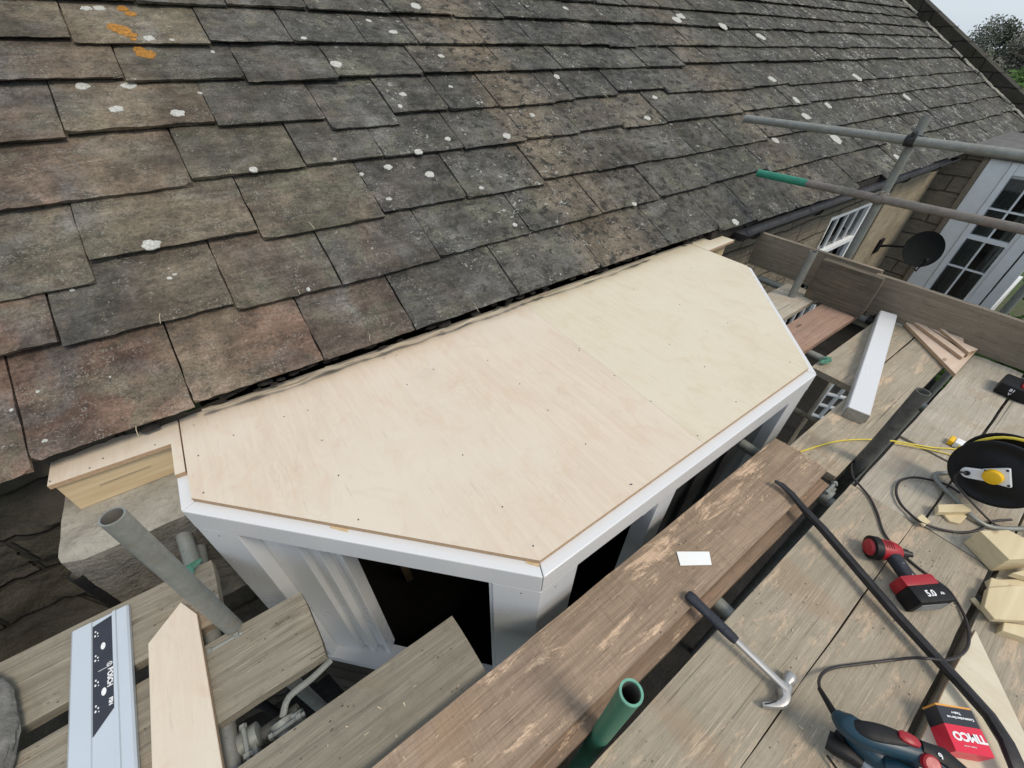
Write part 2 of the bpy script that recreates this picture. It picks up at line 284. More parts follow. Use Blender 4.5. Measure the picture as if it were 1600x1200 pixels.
# ------------------------------------------------------------------ object helpers
def link(name, me, mats, parent=None):
    o = bpy.data.objects.new(name, me); C.objects.link(o)
    for k in (mats if isinstance(mats, (list, tuple)) else [mats]): me.materials.append(MAT[k])
    if parent: o.parent = parent
    return o
def tag(o, label=None, cat=None, group=None, kind=None):
    for k, v in (('label', label), ('category', cat), ('group', group), ('kind', kind)):
        if v: o[k] = v
    return o
def empty(name, loc, label=None, cat=None, group=None):
    o = bpy.data.objects.new(name, None); C.objects.link(o); o.location = loc; o.empty_display_size = .1; tag(o, label, cat, group); return o
def done(name, bm, mats, parent=None, smooth=False, loc=None, angle=35):
    """mesh in world coordinates; origin moved to loc (or to the parent's)"""
    me = bpy.data.meshes.new(name); bmesh.ops.recalc_face_normals(bm, faces=bm.faces)
    org = V(loc) if loc is not None else (V(parent_world(parent)) if parent else V((0, 0, 0)))
    bm.transform(Matrix.Translation(-org)); bm.to_mesh(me); bm.free()
    o = link(name, me, mats, parent)
    o.location = org-(V(parent_world(parent)) if parent else V((0, 0, 0)))
    if smooth:
        for p in me.polygons: p.use_smooth = True
        me.set_sharp_from_angle(angle=math.radians(angle))
    return o
def parent_world(p):
    v = V((0, 0, 0))
    while p: v += p.location; p = p.parent
    return v
def box(bm, x0, x1, y0, y1, z0, z1, mi=0, M4=None, bev=0.):
    g = bmesh.ops.create_cube(bm, size=1)['verts']
    bmesh.ops.scale(bm, vec=(x1-x0, y1-y0, z1-z0), verts=g); bmesh.ops.translate(bm, vec=((x0+x1)/2, (y0+y1)/2, (z0+z1)/2), verts=g)
    fs = list({f for v in g for f in v.link_faces})
    for f in fs: f.material_index = mi
    if M4 is not None: bmesh.ops.transform(bm, matrix=M4, verts=g)
    if bev:
        es = list({e_ for v in g for e_ in v.link_edges}); r_ = bmesh.ops.bevel(bm, geom=es, offset=bev, segments=2, affect='EDGES', profile=.6)
        for f in r_['faces']: f.material_index = mi
    return g
def prism(bm, pts, z0, z1, mi=0, side=None, M4=None):
    a_ = [bm.verts.new((p[0], p[1], z0)) for p in pts]; b_ = [bm.verts.new((p[0], p[1], z1)) for p in pts]
    fs = [bm.faces.new(b_), bm.faces.new(a_[::-1])]
    for f in fs: f.material_index = mi
    n = len(pts)
    for i in range(n):
        f = bm.faces.new((a_[i], a_[(i+1) % n], b_[(i+1) % n], b_[i])); f.material_index = mi if side is None else side
    if M4 is not None: bmesh.ops.transform(bm, matrix=M4, verts=a_+b_)
    return a_+b_
def frame_of(d, up=V((0, 0, 1))):
    d = d.normalized(); s_ = d.cross(up)
    if s_.length < 1e-3: s_ = d.cross(V((1, 0, 0)))
    s_.normalize(); return s_, s_.cross(d).normalized()
def sweep(bm, pts, wh, n=12, ex=2., mi=0, up=V((0, 0, 1)), cap=True):
    """sweep a super-ellipse (half sizes w sideways, h up) along points"""
    pts = [V(p) for p in pts]; rings = []
    for i, p in enumerate(pts):
        d = (pts[min(i+1, len(pts)-1)]-pts[max(i-1, 0)]); s_, u_ = frame_of(d, up)
        w_, h_ = wh[i] if isinstance(wh, list) else wh
        rg = []
        for k in range(n):
            t = 2*math.pi*k/n; c_, sn = math.cos(t), math.sin(t)
            rg.append(bm.verts.new(p+s_*(w_*math.copysign(abs(c_)**(2/ex), c_))+u_*(h_*math.copysign(abs(sn)**(2/ex), sn))))
        rings.append(rg)
    for a_, b_ in zip(rings, rings[1:]):
        for k in range(n):
            f = bm.faces.new((a_[k], a_[(k+1) % n], b_[(k+1) % n], b_[k])); f.material_index = mi
    if cap:
        bm.faces.new(rings[0][::-1]).material_index = mi; bm.faces.new(rings[-1]).material_index = mi
def smoothpath(pts, sub=6):
    pts = [V(p) for p in pts]; out = []
    for i in range(len(pts)-1):
        p0, p1, p2, p3 = pts[max(i-1, 0)], pts[i], pts[i+1], pts[min(i+2, len(pts)-1)]
        for k in range(sub):
            t = k/sub; out.append(.5*((2*p1)+(p2-p0)*t+(2*p0-5*p1+4*p2-p3)*t*t+(3*p1-p0-3*p2+p3)*t**3))
    return out+[pts[-1]]
def pipe(bm, p0, p1, r=.02415, ri=.0202, n=28, mi=0, mi2=1):
    p0, p1 = V(p0), V(p1); s_, u_ = frame_of(p1-p0)
    def ring(p, rr): return [bm.verts.new(p+s_*(rr*math.cos(2*math.pi*k/n))+u_*(rr*math.sin(2*math.pi*k/n))) for k in range(n)]
    a_, b_, c_, d_ = ring(p0, r), ring(p1, r), ring(p0, ri), ring(p1, ri)
    for k in range(n):
        j = (k+1) % n
        for q, mm in (((a_[k], a_[j], b_[j], b_[k]), mi), ((c_[j], c_[k], d_[k], d_[j]), mi2), ((a_[j], a_[k], c_[k], c_[j]), mi), ((b_[k], b_[j], d_[j], d_[k]), mi)):
            bm.faces.new(q).material_index = mm
def lathe(bm, p0, axis, prof, n=28, mi=0):
    """prof: list of (distance along axis, radius)"""
    p0 = V(p0); ax = V(axis).normalized(); s_, u_ = frame_of(ax); rs = []
    for t, r in prof:
        rs.append([bm.verts.new(p0+ax*t+s_*(max(r, 1e-4)*math.cos(2*math.pi*k/n))+u_*(max(r, 1e-4)*math.sin(2*math.pi*k/n))) for k in range(n)])
    for a_, b_ in zip(rs, rs[1:]):
        for k in range(n): bm.faces.new((a_[k], a_[(k+1) % n], b_[(k+1) % n], b_[k])).material_index = mi
    bm.faces.new(rs[0][::-1]).material_index = mi; bm.faces.new(rs[-1]).material_index = mi
def text(name, s_, origin, xdir, ydir, size, mat, parent, bold=0.):
    cu = bpy.data.curves.new(name, 'FONT'); cu.body = s_; cu.size = size; cu.extrude = .0003; cu.offset = bold; cu.align_x = 'CENTER'; cu.align_y = 'CENTER'
    to = bpy.data.objects.new('tmp', cu); C.objects.link(to)
    me = bpy.data.meshes.new_from_object(to.evaluated_get(bpy.context.evaluated_depsgraph_get())); bpy.data.objects.remove(to)
    x = V(xdir).normalized(); z = x.cross(V(ydir)).normalized(); y = z.cross(x)
    mt = Matrix(((x.x, y.x, z.x, origin[0]), (x.y, y.y, z.y, origin[1]), (x.z, y.z, z.z, origin[2]), (0, 0, 0, 1)))
    bm = bmesh.new(); bm.from_mesh(me); bm.transform(mt); return done(name, bm, mat, parent)

# ------------------------------------------------------------------ setting
bm = bmesh.new()
vs = [bm.verts.new(p) for p in ((-400, -400, -3.9), (900, -400, -3.9), (900, 900, -3.9), (-400, 900, -3.9))]; bm.faces.new(vs)
tag(done('ground', bm, 'grass'), kind='structure')
bm = bmesh.new(); vs = [bm.verts.new(p) for p in ((-8, -7, -3.894), (11.2, -7, -3.894), (11.2, 4, -3.894), (-8, 4, -3.894))]; bm.faces.new(vs)
tag(done('path', bm, 'paving'), kind='structure')
# ------------------------------------------------------------------ house
TH = math.radians(30.6); CT, ST = math.cos(TH), math.sin(TH)
EY, EZ = 1.60, -1.06
def rp(x, s_, n=0.): return V((x, EY+s_*CT-n*ST, EZ+s_*ST+n*CT))
house = empty('stone_house', (5, 4, -3.9), 'old stone house with a steep lichen-spotted stone slate roof', 'house')
WY = 1.72
# slates ------------------------------------------------------------
PINK, OLIVE, GREY, DARK, TAN = (.260, .172, .130), (.190, .170, .128), (.158, .148, .126), (.132, .126, .112), (.28, .235, .165)
rows = [  # (default tail, exposure, {seam list}, {x: tail}, {x: tint})
 dict(t=-.01, s=[-1.75, -1.25, -.745, -.289, .187, .611, 1.22, 1.848, 2.49, 3.07, 3.548, 4.15, 4.745, 5.4, 6.046], tails={-.745: -.055, -.289: -.022, .187: -.01, 3.548: -.04, 4.15: -.063, 4.745: -.068, 5.4: -.08}, after=-.095, tint=[GREY, PINK, PINK, PINK, (.16, .125, .10), DARK, GREY, (.165, .135, .105), GREY, GREY]),
 dict(t=.345, s=[-1.6, -1.1, -.588, -.034, .403, .92, 1.526, 2.118, 2.72, 3.338, 4.19, 4.8], tails={-.588: .385, -.034: .362, .403: .33, .92: .32, 1.526: .34, 2.118: .35, 2.72: .357, 3.338: .366, 4.19: .385, 4.8: .345}, after=.345, tint=[GREY, PINK, (.172, .158, .135), (.18, .150, .122), (.135, .118, .10), DARK, DARK, (.15, .125, .10), GREY]),
 dict(t=.69, s=[-1.45, -.95, -.434, .177, .762, 1.274, 1.849, 2.339, 2.92, 3.45, 4.007, 4.6], tails={-.434: .60, .177: .712, .762: .652, 1.274: .678, 1.849: .668, 2.339: .707}, after=.71, tint=[OLIVE, OLIVE, OLIVE, OLIVE, (.11, .10, .09), DARK, DARK, (.165, .135, .105), GREY]),
 dict(t=1.05, s=[-1.3, -.75, .012, .518, .938, 1.45, 1.93, 2.42, 2.878, 3.4, 3.95, 4.553], tails={.012: 1.02, .518: 1.05, .938: 1.055, 1.45: 1.045, 1.93: 1.032, 2.878: 1.062, 3.4: 1.04}, after=1.075, tint=[GREY, (.22, .165, .125), (.185, .165, .125), GREY, DARK, DARK, GREY, (.17, .14, .105), TAN, GREY]),
 dict(t=1.37, s=[-1.5, -.9, -.360, .216, .742, 1.141, 1.52, 1.9, 2.40, 2.604, 3.104, 3.71, 4.2], tails={-.36: 1.37, .216: 1.395, .742: 1.368, 1.141: 1.280, 1.9: 1.361, 2.4: 1.354, 3.104: 1.39, 3.71: 1.43}, after=1.36, tint=[PINK, (.21, .165, .125), (.215, .17, .125), GREY, DARK, GREY, DARK, (.185, .155, .12), (.155, .13, .10), DARK]),
 dict(t=1.70, s=[-1.4, -.95, -.069, .452, .94, 1.5, 2.167, 2.7, 3.15, 3.7, 4.25], tails={-.069: 1.728, .452: 1.70, .94: 1.665, 1.5: 1.69, 2.167: 1.70}, after=1.745, tint=[OLIVE, (.17, .13, .10), (.135, .125, .10), GREY, GREY, (.17, .145, .11), DARK]),
 dict(t=1.985, s=[-1.2, -.7, -.206, .37, .8, 1.248, 1.612, 2.15, 2.6, 3.1], tails={-.206: 2.01, .37: 1.968}, after=1.985, tint=[OLIVE, OLIVE, (.225, .195, .14), GREY, DARK, DARK, (.17, .14, .11), GREY]),
 dict(t=2.285, s=[-1.35, -.9, -.35, .12, .55, 1.0, 1.55, 2.05, 2.5], tails={}, after=2.30, tint=[PINK, OLIVE, GREY, GREY, (.13, .12, .10), GREY, GREY]),
]
XV = 12.62
t_ = 2.285
e_ = .285
while t_ < 5.3:
    t_ += e_; e_ = max(.19, e_*.975); rows.append(dict(t=t_, s=[-1.6+random.random()*.3], tails={}, after=None, tint=[]))
bm = bmesh.new(); cl = bm.loops.layers.float_color.new('tint')
PAL = [GREY, GREY, DARK, DARK, (.12, .108, .09), (.14, .12, .095), (.10, .098, .09), (.155, .13, .10), (.115, .115, .095)]
for ri_, R in enumerate(rows):
    xs = list(R['s']); wmean = .50-.011*ri_
    while xs[-1] < XV: xs.append(xs[-1]+random.uniform(.72, 1.28)*wmean)
    if xs[-1] > XV: xs[-1] = XV
    tn = rows[ri_+1]['t'] if ri_+1 < len(rows) else R['t']+.2
    ex = tn-R['t']; LN = ex*2.12
    jit = 0.
    for i in range(len(xs)-1):
        xa, xb = xs[i]+.003, xs[i+1]-.003
        if xb-xa < .08: continue
        if R['tails'] and any(abs(xs[i+1]-k) < .002 for k in R['tails']): ta = R['tails'][[k for k in R['tails'] if abs(xs[i+1]-k) < .002][0]]
        elif i+1 < len(R['s']) and R['tails']: ta = R['t']
        else: ta = (R['after'] if R['after'] is not None else R['t'])+random.gauss(0, .008)
        tb = ta+random.gauss(0, .003); lift = random.uniform(-.002, .004); tw = random.uniform(-.003, .003)
        tint = R['tint'][i] if i < len(R['tint']) else random.choice(PAL)
        if xa > 2.2 and i >= len(R['tint']): k2 = random.uniform(.80, 1.10); k2 *= .92; tint = tuple(x*k2 for x in tint)
        k_ = random.uniform(.9, 1.1)*.62; tint = tuple(x*k_ for x in tint)
        near = xa < 5; nx = 22 if near else 7; ny = 9 if near else 3; sd = random.random()*50
        th_ = random.uniform(.014, .022)
        top = []; 
        cb = random.choice([0, 0, 1, 2]) if near else 0     # broken corner
        for j in range(ny+1):
            f = j/ny; row = []
            for q in range(nx+1):
                g = q/nx; x = xa+(xb-xa)*g
                s0 = ta*(1-g)+tb*g; s_ = s0+LN*f**1.35
                if j == 0:
                    s_ += noise.noise(V((x*8, sd, 0)))*.006+noise.noise(V((x*27, sd, 3)))*.005+noise.noise(V((x*70, sd, 6)))*.003
                    if cb == 1 and q == 0: s_ += .015
                    if cb == 2 and q == nx: s_ += .018
                if q in (0, nx): x += noise.noise(V((s_*14, sd, 5)))*.007
                n = -.0865*(LN*f**1.35)*.345/max(ex, .1)*(1.0) + lift + tw*(g-.5)*2
                n += noise.noise(V((x*5, s_*5, sd)))*.005+noise.noise(V((x*22, s_*22, sd)))*.0028
                if j == 0: n -= .004
                elif q in (0, nx): n -= .002
                row.append(bm.verts.new(rp(x, s_, n)))
            top.append(row)
        bot = [bm.verts.new(rp(xa+(xb-xa)*q/nx+0, ta*(1-q/nx)+tb*q/nx+.006+noise.noise(V((q*.7, sd, 9)))*.004, -th_+lift+noise.noise(V((q*.9, sd, 2)))*.003)) for q in range(nx+1)]
        fs = []
        for j in range(ny):
            for q in range(nx): fs.append(bm.faces.new((top[j][q], top[j][q+1], top[j+1][q+1], top[j+1][q])))
        for q in range(nx): fs.append(bm.faces.new((bot[q], bot[q+1], top[0][q+1], top[0][q])))
        ends = [bm.verts.new(v.co-V((0, -ST, CT))*th_) for v in (top[ny][0], top[ny][nx])]
        sl = [ends[0], bot[0]]+[top[j][0] for j in range(ny+1)]; fs.append(bm.faces.new(sl))
        sr = [ends[1], bot[nx]]+[top[j][nx] for j in range(ny+1)]; fs.append(bm.faces.new(sr[::-1]))
        fs.append(bm.faces.new([ends[1], ends[0]]+bot))
        for f in fs:
            for l in f.loops: l[cl] = (*tint, 1)
from mathutils.bvhtree import BVHTree
bvh = BVHTree.FromBMesh(bm)
roof = done('roof', bm, 'slate', house, smooth=True, loc=(5, 4, -3.9), angle=28)
# under-roof boarding so no light leaks between slates
bm = bmesh.new()
q = [rp(-2.2, .09, -.10), rp(XV, .0, -.10), rp(XV, 6, -.16), rp(-2.2, 6, -.16)]; q2 = [v-V((0, -ST, CT))*.02 for v in q]
a_ = [bm.verts.new(v) for v in q]; b_ = [bm.verts.new(v) for v in q2]; bm.faces.new(a_); bm.faces.new(b_[::-1])
for k in range(4): bm.faces.new((b_[k], b_[(k+1) % 4], a_[(k+1) % 4], a_[k]))
done('roof_boarding', bm, 'near_black', roof)
# lichens lying on the slates --------------------------------------
def surf(x, s_):
    q = bvh.ray_cast(rp(x, s_, .3), -V((0, -ST, CT)))[0]
    return (q-rp(x, s_)).dot(V((0, -ST, CT))) if q is not None else 0.
def blob(bm, x, s_, rx, ry, n=22):
    sd = random.random()*99; h0 = surf(x, s_); lim = lambda X, Z: h0 if abs(surf(X, Z)-h0) > .007 else surf(X, Z)
    c_ = bm.verts.new(rp(x, s_, h0+.0022)); rings = []
    for fr_, h in ((.45, .0016), (.82, .0026), (.94, .0024), (1.0, -.002)):
        rg = []
        for k in range(n):
            t = 2*math.pi*k/n; m_ = 1+.34*noise.noise(V((math.cos(t)*1.5, math.sin(t)*1.5, sd)))+.14*noise.noise(V((math.cos(t)*5, math.sin(t)*5, sd)))
            X, Z = x+math.cos(t)*rx*m_*fr_, s_+math.sin(t)*ry*m_*fr_; rg.append(bm.verts.new(rp(X, Z, lim(X, Z)+h)))
        rings.append(rg)
    for k in range(n):
        j = (k+1) % n; bm.faces.new((c_, rings[0][k], rings[0][j]))
        for a_, b_ in zip(rings, rings[1:]): bm.faces.new((a_[k], b_[k], b_[j], a_[j]))
def roofhit(u, v):
    nrm = V((0, -ST, CT)); d = _ray(u, v); p = d*(nrm.dot(V((0, EY, EZ)))/nrm.dot(d)); return p.x, (p.y-EY)*CT+(p.z-EZ)*ST
def slate_n(s_):   # height of the visible slate surface above the tail plane
    tt = [r['t'] for r in rows if r['t'] <= s_+.02]; return -.0865*(s_-max(tt)) if tt else 0
bl = [(180, 167, 15), (277, 176, 15), (124, 125, 17), (196, 125, 14), (236, 382, 19), (310, 138, 5), (232, 58, 12), (129, 2, 12), (607, 255, 9), (654, 236, 9), (672, 268, 10), (565, 266, 5), (833, 176, 6), (872, 115, 7),
      (1013, 183, 8), (1026, 148, 7), (396, 264, 8), (991, 318, 6), (805, 350, 6), (1150, 346, 8), (1058, 30, 11), (150, 2, 12), (525, 98, 11), (650, 8, 9), (615, 46, 8), (1405, 244, 7), (1297, 162, 6), (608, 310, 6), (752, 293, 7),
      (523, 248, 4), (268, 61, 5), (700, 215, 8), (792, 212, 9), (630, 145, 7), (625, 165, 6), (885, 10, 7), (1065, 24, 9), (1130, 40, 8), (1208, 122, 8), (1262, 180, 9), (1215, 215, 8), (1310, 215, 10), (1245, 155, 7), (262, 430, 6), (108, 449, 6), (270, 424, 5), (52, 608, 5), (12, 638, 6), (68, 688, 6), (705, 130, 7), (690, 84, 6), (576, 25, 6), (475, 60, 6), (1190, 55, 8), (1340, 120, 7), (1420, 150, 6), (330, 72, 5), (482, 452, 5)]
def lichen(u, v, r, nm, mat):
    x, s_ = roofhit(u, v); x2, _ = roofhit(u+r, v); k_ = abs(x2-x); bm = bmesh.new(); blob(bm, x, s_, k_*random.uniform(.85, 1.05), k_*random.uniform(.7, 1.0)); done(nm, bm, mat, roof, smooth=True, loc=rp(x, s_))
for u, v, r in bl: lichen(u, v, r*(.85 if u < 700 else .62), 'white_lichen', 'lichen')
for u, v, r in ((178, 38, 11), (190, 44, 13), (204, 53, 8), (214, 70, 9), (224, 77, 14), (232, 82, 7), (200, 12, 8), (186, 2, 9), (172, 34, 5), (208, 60, 4)): lichen(u, v, r*1.25, 'orange_lichen', 'orange')
# loose stalks caught under the slates
for u, v, l in ((940, 146, .06), (360, 268, .03), (483, 350, .05), (252, 492, .05), (215, 668, .04), (740, 480, .04), (578, 525, .03), (466, 455, .03), (942, 150, .05)):
    bm = bmesh.new(); x, s_ = roofhit(u, v); p = rp(x, s_, .012); q_ = rp(x-.015+random.random()*.03, s_-l, .02); sweep(bm, [p, (p+q_)/2+V((0, 0, .006)), q_], (.0012, .0012), n=6)
    done('straw', bm, 'straw', roof, loc=p)
# weathered lath and mortar under the eaves
for xa, xb in ((-.28, .30), (.18, 1.42), (1.34, 2.35)):
    bm = bmesh.new(); pts = []; n = int((xb-xa)/.03)
    for i in range(n+1):
        x = xa+(xb-xa)*i/n; f = math.sin(math.pi*min(1, max(0, i/n)))
        pts.append((x, 1.596-.016*f+.016*noise.noise(V((x*6, xa, 1))), -1.114+.012*noise.noise(V((x*9, xa, 4)))))
    sweep(bm, pts, [(max(.002, .007+.012*noise.noise(V((i*.6, xa, 0)))), .004) for i in range(n+1)], n=8)
    done('eaves_lath', bm, 'lath', roof, smooth=True)
# clods of old bedding in the shadow gap
bm = bmesh.new()
for i in range(70):
    x = random.uniform(-.75, 3.0); c_ = V((x, 1.62+random.random()*.05, -1.125+random.random()*.03)); g = bmesh.ops.create_icosphere(bm, subdivisions=1, radius=random.uniform(.008, .022))['verts']
    for v in g: v.co = V((v.co.x*1.8, v.co.y, v.co.z*.7))*random.uniform(.8, 1.2)+c_
tag(done('bedding_mortar', bm, 'near_black', roof), kind='stuff')
# verge coping -------------------------------------------------------
bm = bmesh.new()
s_ = -.05
while s_ < 6:
    l = random.uniform(.7, .95); dz = random.uniform(-.012, .012)
    g = box(bm, 12.66, 13.02, 0, l-.012, 0, .13, bev=.015)
    Mx = Matrix.Translation(rp(0, s_, .16+dz)) @ Matrix.Rotation(TH, 4, 'X')
    vv = [v for v in bm.verts if v.tag is False]; bmesh.ops.transform(bm, matrix=Mx, verts=vv)
    for v in bm.verts: v.tag = True
    s_ += l
cop = done('verge_coping', bm, 'coping', house)
bm = bmesh.new(); a_ = [rp(12.64, -.06, -.3), rp(12.64, 6, -.3), rp(12.64, 6, .17), rp(12.64, -.06, .17)]
v1 = [bm.verts.new(p) for p in a_]; v2 = [bm.verts.new(p+V((.34, 0, 0))) for p in a_]
bm.faces.new(v1); bm.faces.new(v2[::-1])
for k in range(4): bm.faces.new((v1[k], v1[(k+1) % 4], v2[(k+1) % 4], v2[k]))
done('parapet', bm, 'wall_dark', house)
bm = bmesh.new(); s_ = -.05
while s_ < 5.6:
    l = random.uniform(.12, .8); n_ = max(3, int(l/.05)); pts = [rp(12.60+.02*noise.noise(V((i*.5, s_, 0))), s_+l*i/n_, .0+.012*noise.noise(V((i*.7, s_, 4)))) for i in range(n_+1)]
    sweep(bm, pts, [(max(.008, (.045+.05*noise.noise(V((i*.55, s_, 8))))*math.sin(math.pi*(i+.4)/(n_+.8))), .020) for i in range(n_+1)], n=8); s_ += l+random.choice([.02, .05, .25])
tag(done('verge_mortar', bm, 'mortar', house, smooth=True), kind='stuff')
# walls ----------------------------------------------------------------
def wallgrid(bm, x0, x1, z0, z1, y, amp, holes=(), step=.06, mi=0):
    nx, nz = max(1, int((x1-x0)/step)), max(1, int((z1-z0)/step)); g = []
    for i in range(nx+1):
        col = []
        for j in range(nz+1):
            x, z = x0+(x1-x0)*i/nx, z0+(z1-z0)*j/nz
            d = amp*(noise.noise(V((x*2.2, 0, z*5)))+.6*noise.noise(V((x*7, 3, z*14)))+.35*noise.noise(V((x*22, 7, z*30))))
            col.append(bm.verts.new((x, y-d, z)))
        g.append(col)
    for i in range(nx):
        for j in range(nz):
            xc, zc = x0+(x1-x0)*(i+.5)/nx, z0+(z1-z0)*(j+.5)/nz
            if any(h[0] < xc < h[1] and h[2] < zc < h[3] for h in holes): continue
            bm.faces.new((g[i][j], g[i+1][j], g[i+1][j+1], g[i][j+1])).material_index = mi
bm = bmesh.new(); wallgrid(bm, -4, -.20, -3.9, -1.12, 1.66, .055, step=.03); done('rough_wall', bm, 'wall_dark', house, smooth=True, angle=60)
bm = bmesh.new(); wallgrid(bm, 2.86, 12.9, -3.9, -1.10, WY, .012, holes=[(5.66, 6.84, -3.5, -1.48)], step=.08); done('wall', bm, 'wall', house, smooth=True, angle=60)
bm = bmesh.new()
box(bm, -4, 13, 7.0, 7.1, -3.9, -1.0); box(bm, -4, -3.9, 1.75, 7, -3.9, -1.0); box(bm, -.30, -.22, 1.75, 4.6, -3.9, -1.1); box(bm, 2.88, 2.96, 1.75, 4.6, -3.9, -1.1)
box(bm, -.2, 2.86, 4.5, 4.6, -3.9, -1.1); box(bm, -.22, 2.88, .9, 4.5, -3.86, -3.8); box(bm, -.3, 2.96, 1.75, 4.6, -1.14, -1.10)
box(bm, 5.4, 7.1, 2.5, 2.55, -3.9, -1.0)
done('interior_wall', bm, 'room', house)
bm = bmesh.new(); a_ = [(12.7, 1.72, -3.9), (12.7, 7, -3.9), (12.7, 7, 2.2), (12.7, 1.72, -1.05)]; v1 = [bm.verts.new(p) for p in a_]; v2 = [bm.verts.new(V(p)+V((.25, 0, 0))) for p in a_]
bm.faces.new(v1); bm.faces.new(v2[::-1])
for k in range(4): bm.faces.new((v1[k], v1[(k+1) % 4], v2[(k+1) % 4], v2[k]))
done('gable_wall', bm, 'wall', house)
# worn stone block beneath the batten on the left
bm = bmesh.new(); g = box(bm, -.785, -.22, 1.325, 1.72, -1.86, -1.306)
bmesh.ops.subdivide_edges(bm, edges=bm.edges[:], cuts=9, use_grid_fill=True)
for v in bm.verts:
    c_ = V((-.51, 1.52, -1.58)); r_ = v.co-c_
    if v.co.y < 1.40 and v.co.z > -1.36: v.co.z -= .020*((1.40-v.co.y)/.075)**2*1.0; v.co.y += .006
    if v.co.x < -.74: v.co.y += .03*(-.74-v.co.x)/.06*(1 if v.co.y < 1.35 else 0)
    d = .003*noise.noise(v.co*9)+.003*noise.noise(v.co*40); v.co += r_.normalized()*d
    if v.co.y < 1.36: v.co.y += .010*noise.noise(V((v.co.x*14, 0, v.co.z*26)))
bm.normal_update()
for f in bm.faces: f.material_index = 1 if f.normal.z < .45 else 0  # sides take the stone with shade in its colour, top stays pale
done('corbel_stone', bm, ['pad', 'pad_shaded'], house, smooth=True, angle=60)
# gutter ----------------------------------------------------------------
bm = bmesh.new(); n = 10; rows_ = []
GX = [3.28, 3.9, 4.6, 5.4, 6.3, 7.3, 8.45]
for x in GX:
    rr = []
    for r_ in (.056, .050):
        rr.append([bm.verts.new((x, 1.525+r_*math.cos(math.pi+math.pi*k/n), -1.135-.004*(x-3)+r_*math.sin(math.pi+math.pi*k/n))) for k in range(n+1)])
    rows_.append(rr)
for A_, B_ in zip(rows_, rows_[1:]):
    for q in (0, 1):
        for k in range(n): bm.faces.new((A_[q][k], A_[q][k+1], B_[q][k+1], B_[q][k]))
    for k in (0, n): bm.faces.new((A_[0][k], B_[0][k], B_[1][k], A_[1][k]))
for A_ in (rows_[0], rows_[-1]): bm.faces.new(A_[0])
gut = done('gutter', bm, 'gutter', house, smooth=True)
for x in (3.45, 4.5, 5.55, 6.6, 7.6):
    bm = bmesh.new(); z = -1.135-.004*(x-3)
    sweep(bm, [(x, 1.525+.060*math.cos(t), z+.060*math.sin(t)) for t in [math.pi*(1+k/8) for k in range(9)]]+[(x, 1.64, z+.02)], (.013, .003), n=6, up=V((1, 0, 0)))
    done('gutter_bracket', bm, 'gutter', gut)
bm = bmesh.new(); box(bm, 3.0, 12.6, 1.60, 1.63, -1.21, -1.095); done('eaves_board', bm, 'near_black', house)
# tall sash window on the main wall --------------------------------------
def sash(name, parent, O, ux, width, z0, z1, depth, cols, rws, out, mat='whitepaint', fr=.06, curtain=True, split=None):
    """O: lower left point, ux: direction along the width, out: outward normal"""
    ux, out = V(ux), V(out); O = V(O)
    def bb(bm, u0, u1, z0_, z1_, d0, d1, bev=.003):
        Mx = Matrix((( ux.x, out.x, 0, O.x), (ux.y, out.y, 0, O.y), (0, 0, 1, 0), (0, 0, 0, 1))); box(bm, u0, u1, d0, d1, z0_, z1_, M4=Mx, bev=bev)
    bm = bmesh.new()
    bb(bm, 0, fr, z0, z1, -.06, .02); bb(bm, width-fr, width, z0, z1, -.06, .02); bb(bm, fr, width-fr, z1-fr, z1, -.06, .018); bb(bm, fr, width-fr, z0, z0+fr, -.06, .018)
    f = done(name, bm, mat, parent)
    bm = bmesh.new(); mids = split or []
    for m_ in mids: bb(bm, fr, width-fr, m_-.028, m_+.028, -.045, .03)
    edges = [z0+fr]+list(mids)+[z1-fr]
    for za, zb in zip(edges, edges[1:]):
        for c_ in range(1, cols): u = fr+(width-2*fr)*c_/cols; bb(bm, u-.011, u+.011, za, zb, -.03, 0, 0)
        for r_ in range(1, rws): z = za+(zb-za)*r_/rws; bb(bm, fr, width-fr, z-.011, z+.011, -.028, .002, 0)
    done('glazing_bar', bm, mat, f)
    bm = bmesh.new(); bb(bm, fr, width-fr, z0+fr, z1-fr, -.022, -.018, 0); done('pane', bm, 'glass', f)
    if curtain:
        for u0, u1 in ((fr*.6, fr+(width-2*fr)*.46), (width-fr-(width-2*fr)*.26, width-fr*.6)):
            bm = bmesh.new(); n = 46; A_ = []
            for i in range(n+1):
                u = u0+(u1-u0)*i/n; d_ = -.075+.016*math.sin(i*1.3)+.008*math.sin(i*3.1); p = O+ux*u+out*d_
                A_.append((bm.verts.new((p.x, p.y, z0)), bm.verts.new((p.x, p.y, z1))))
            for a_, b_ in zip(A_, A_[1:]): bm.faces.new((a_[0], b_[0], b_[1], a_[1]))
            cu_ = done('curtain', bm, 'curtain', f, smooth=True)
            md = cu_.modifiers.new('s', 'SOLIDIFY'); md.thickness = .003
    return f
sw = sash('window', house, (5.67, WY+.03, 0), (1, 0, 0), 1.16, -3.48, -1.49, .1, 4, 1, (0, -1, 0), split=[-1.96, -2.75], curtain=False)
bm = bmesh.new(); box(bm, 5.60, 6.92, WY-.10, WY+.05, -3.56, -3.50)
done('window_sill', bm, 'whitepaint', sw)
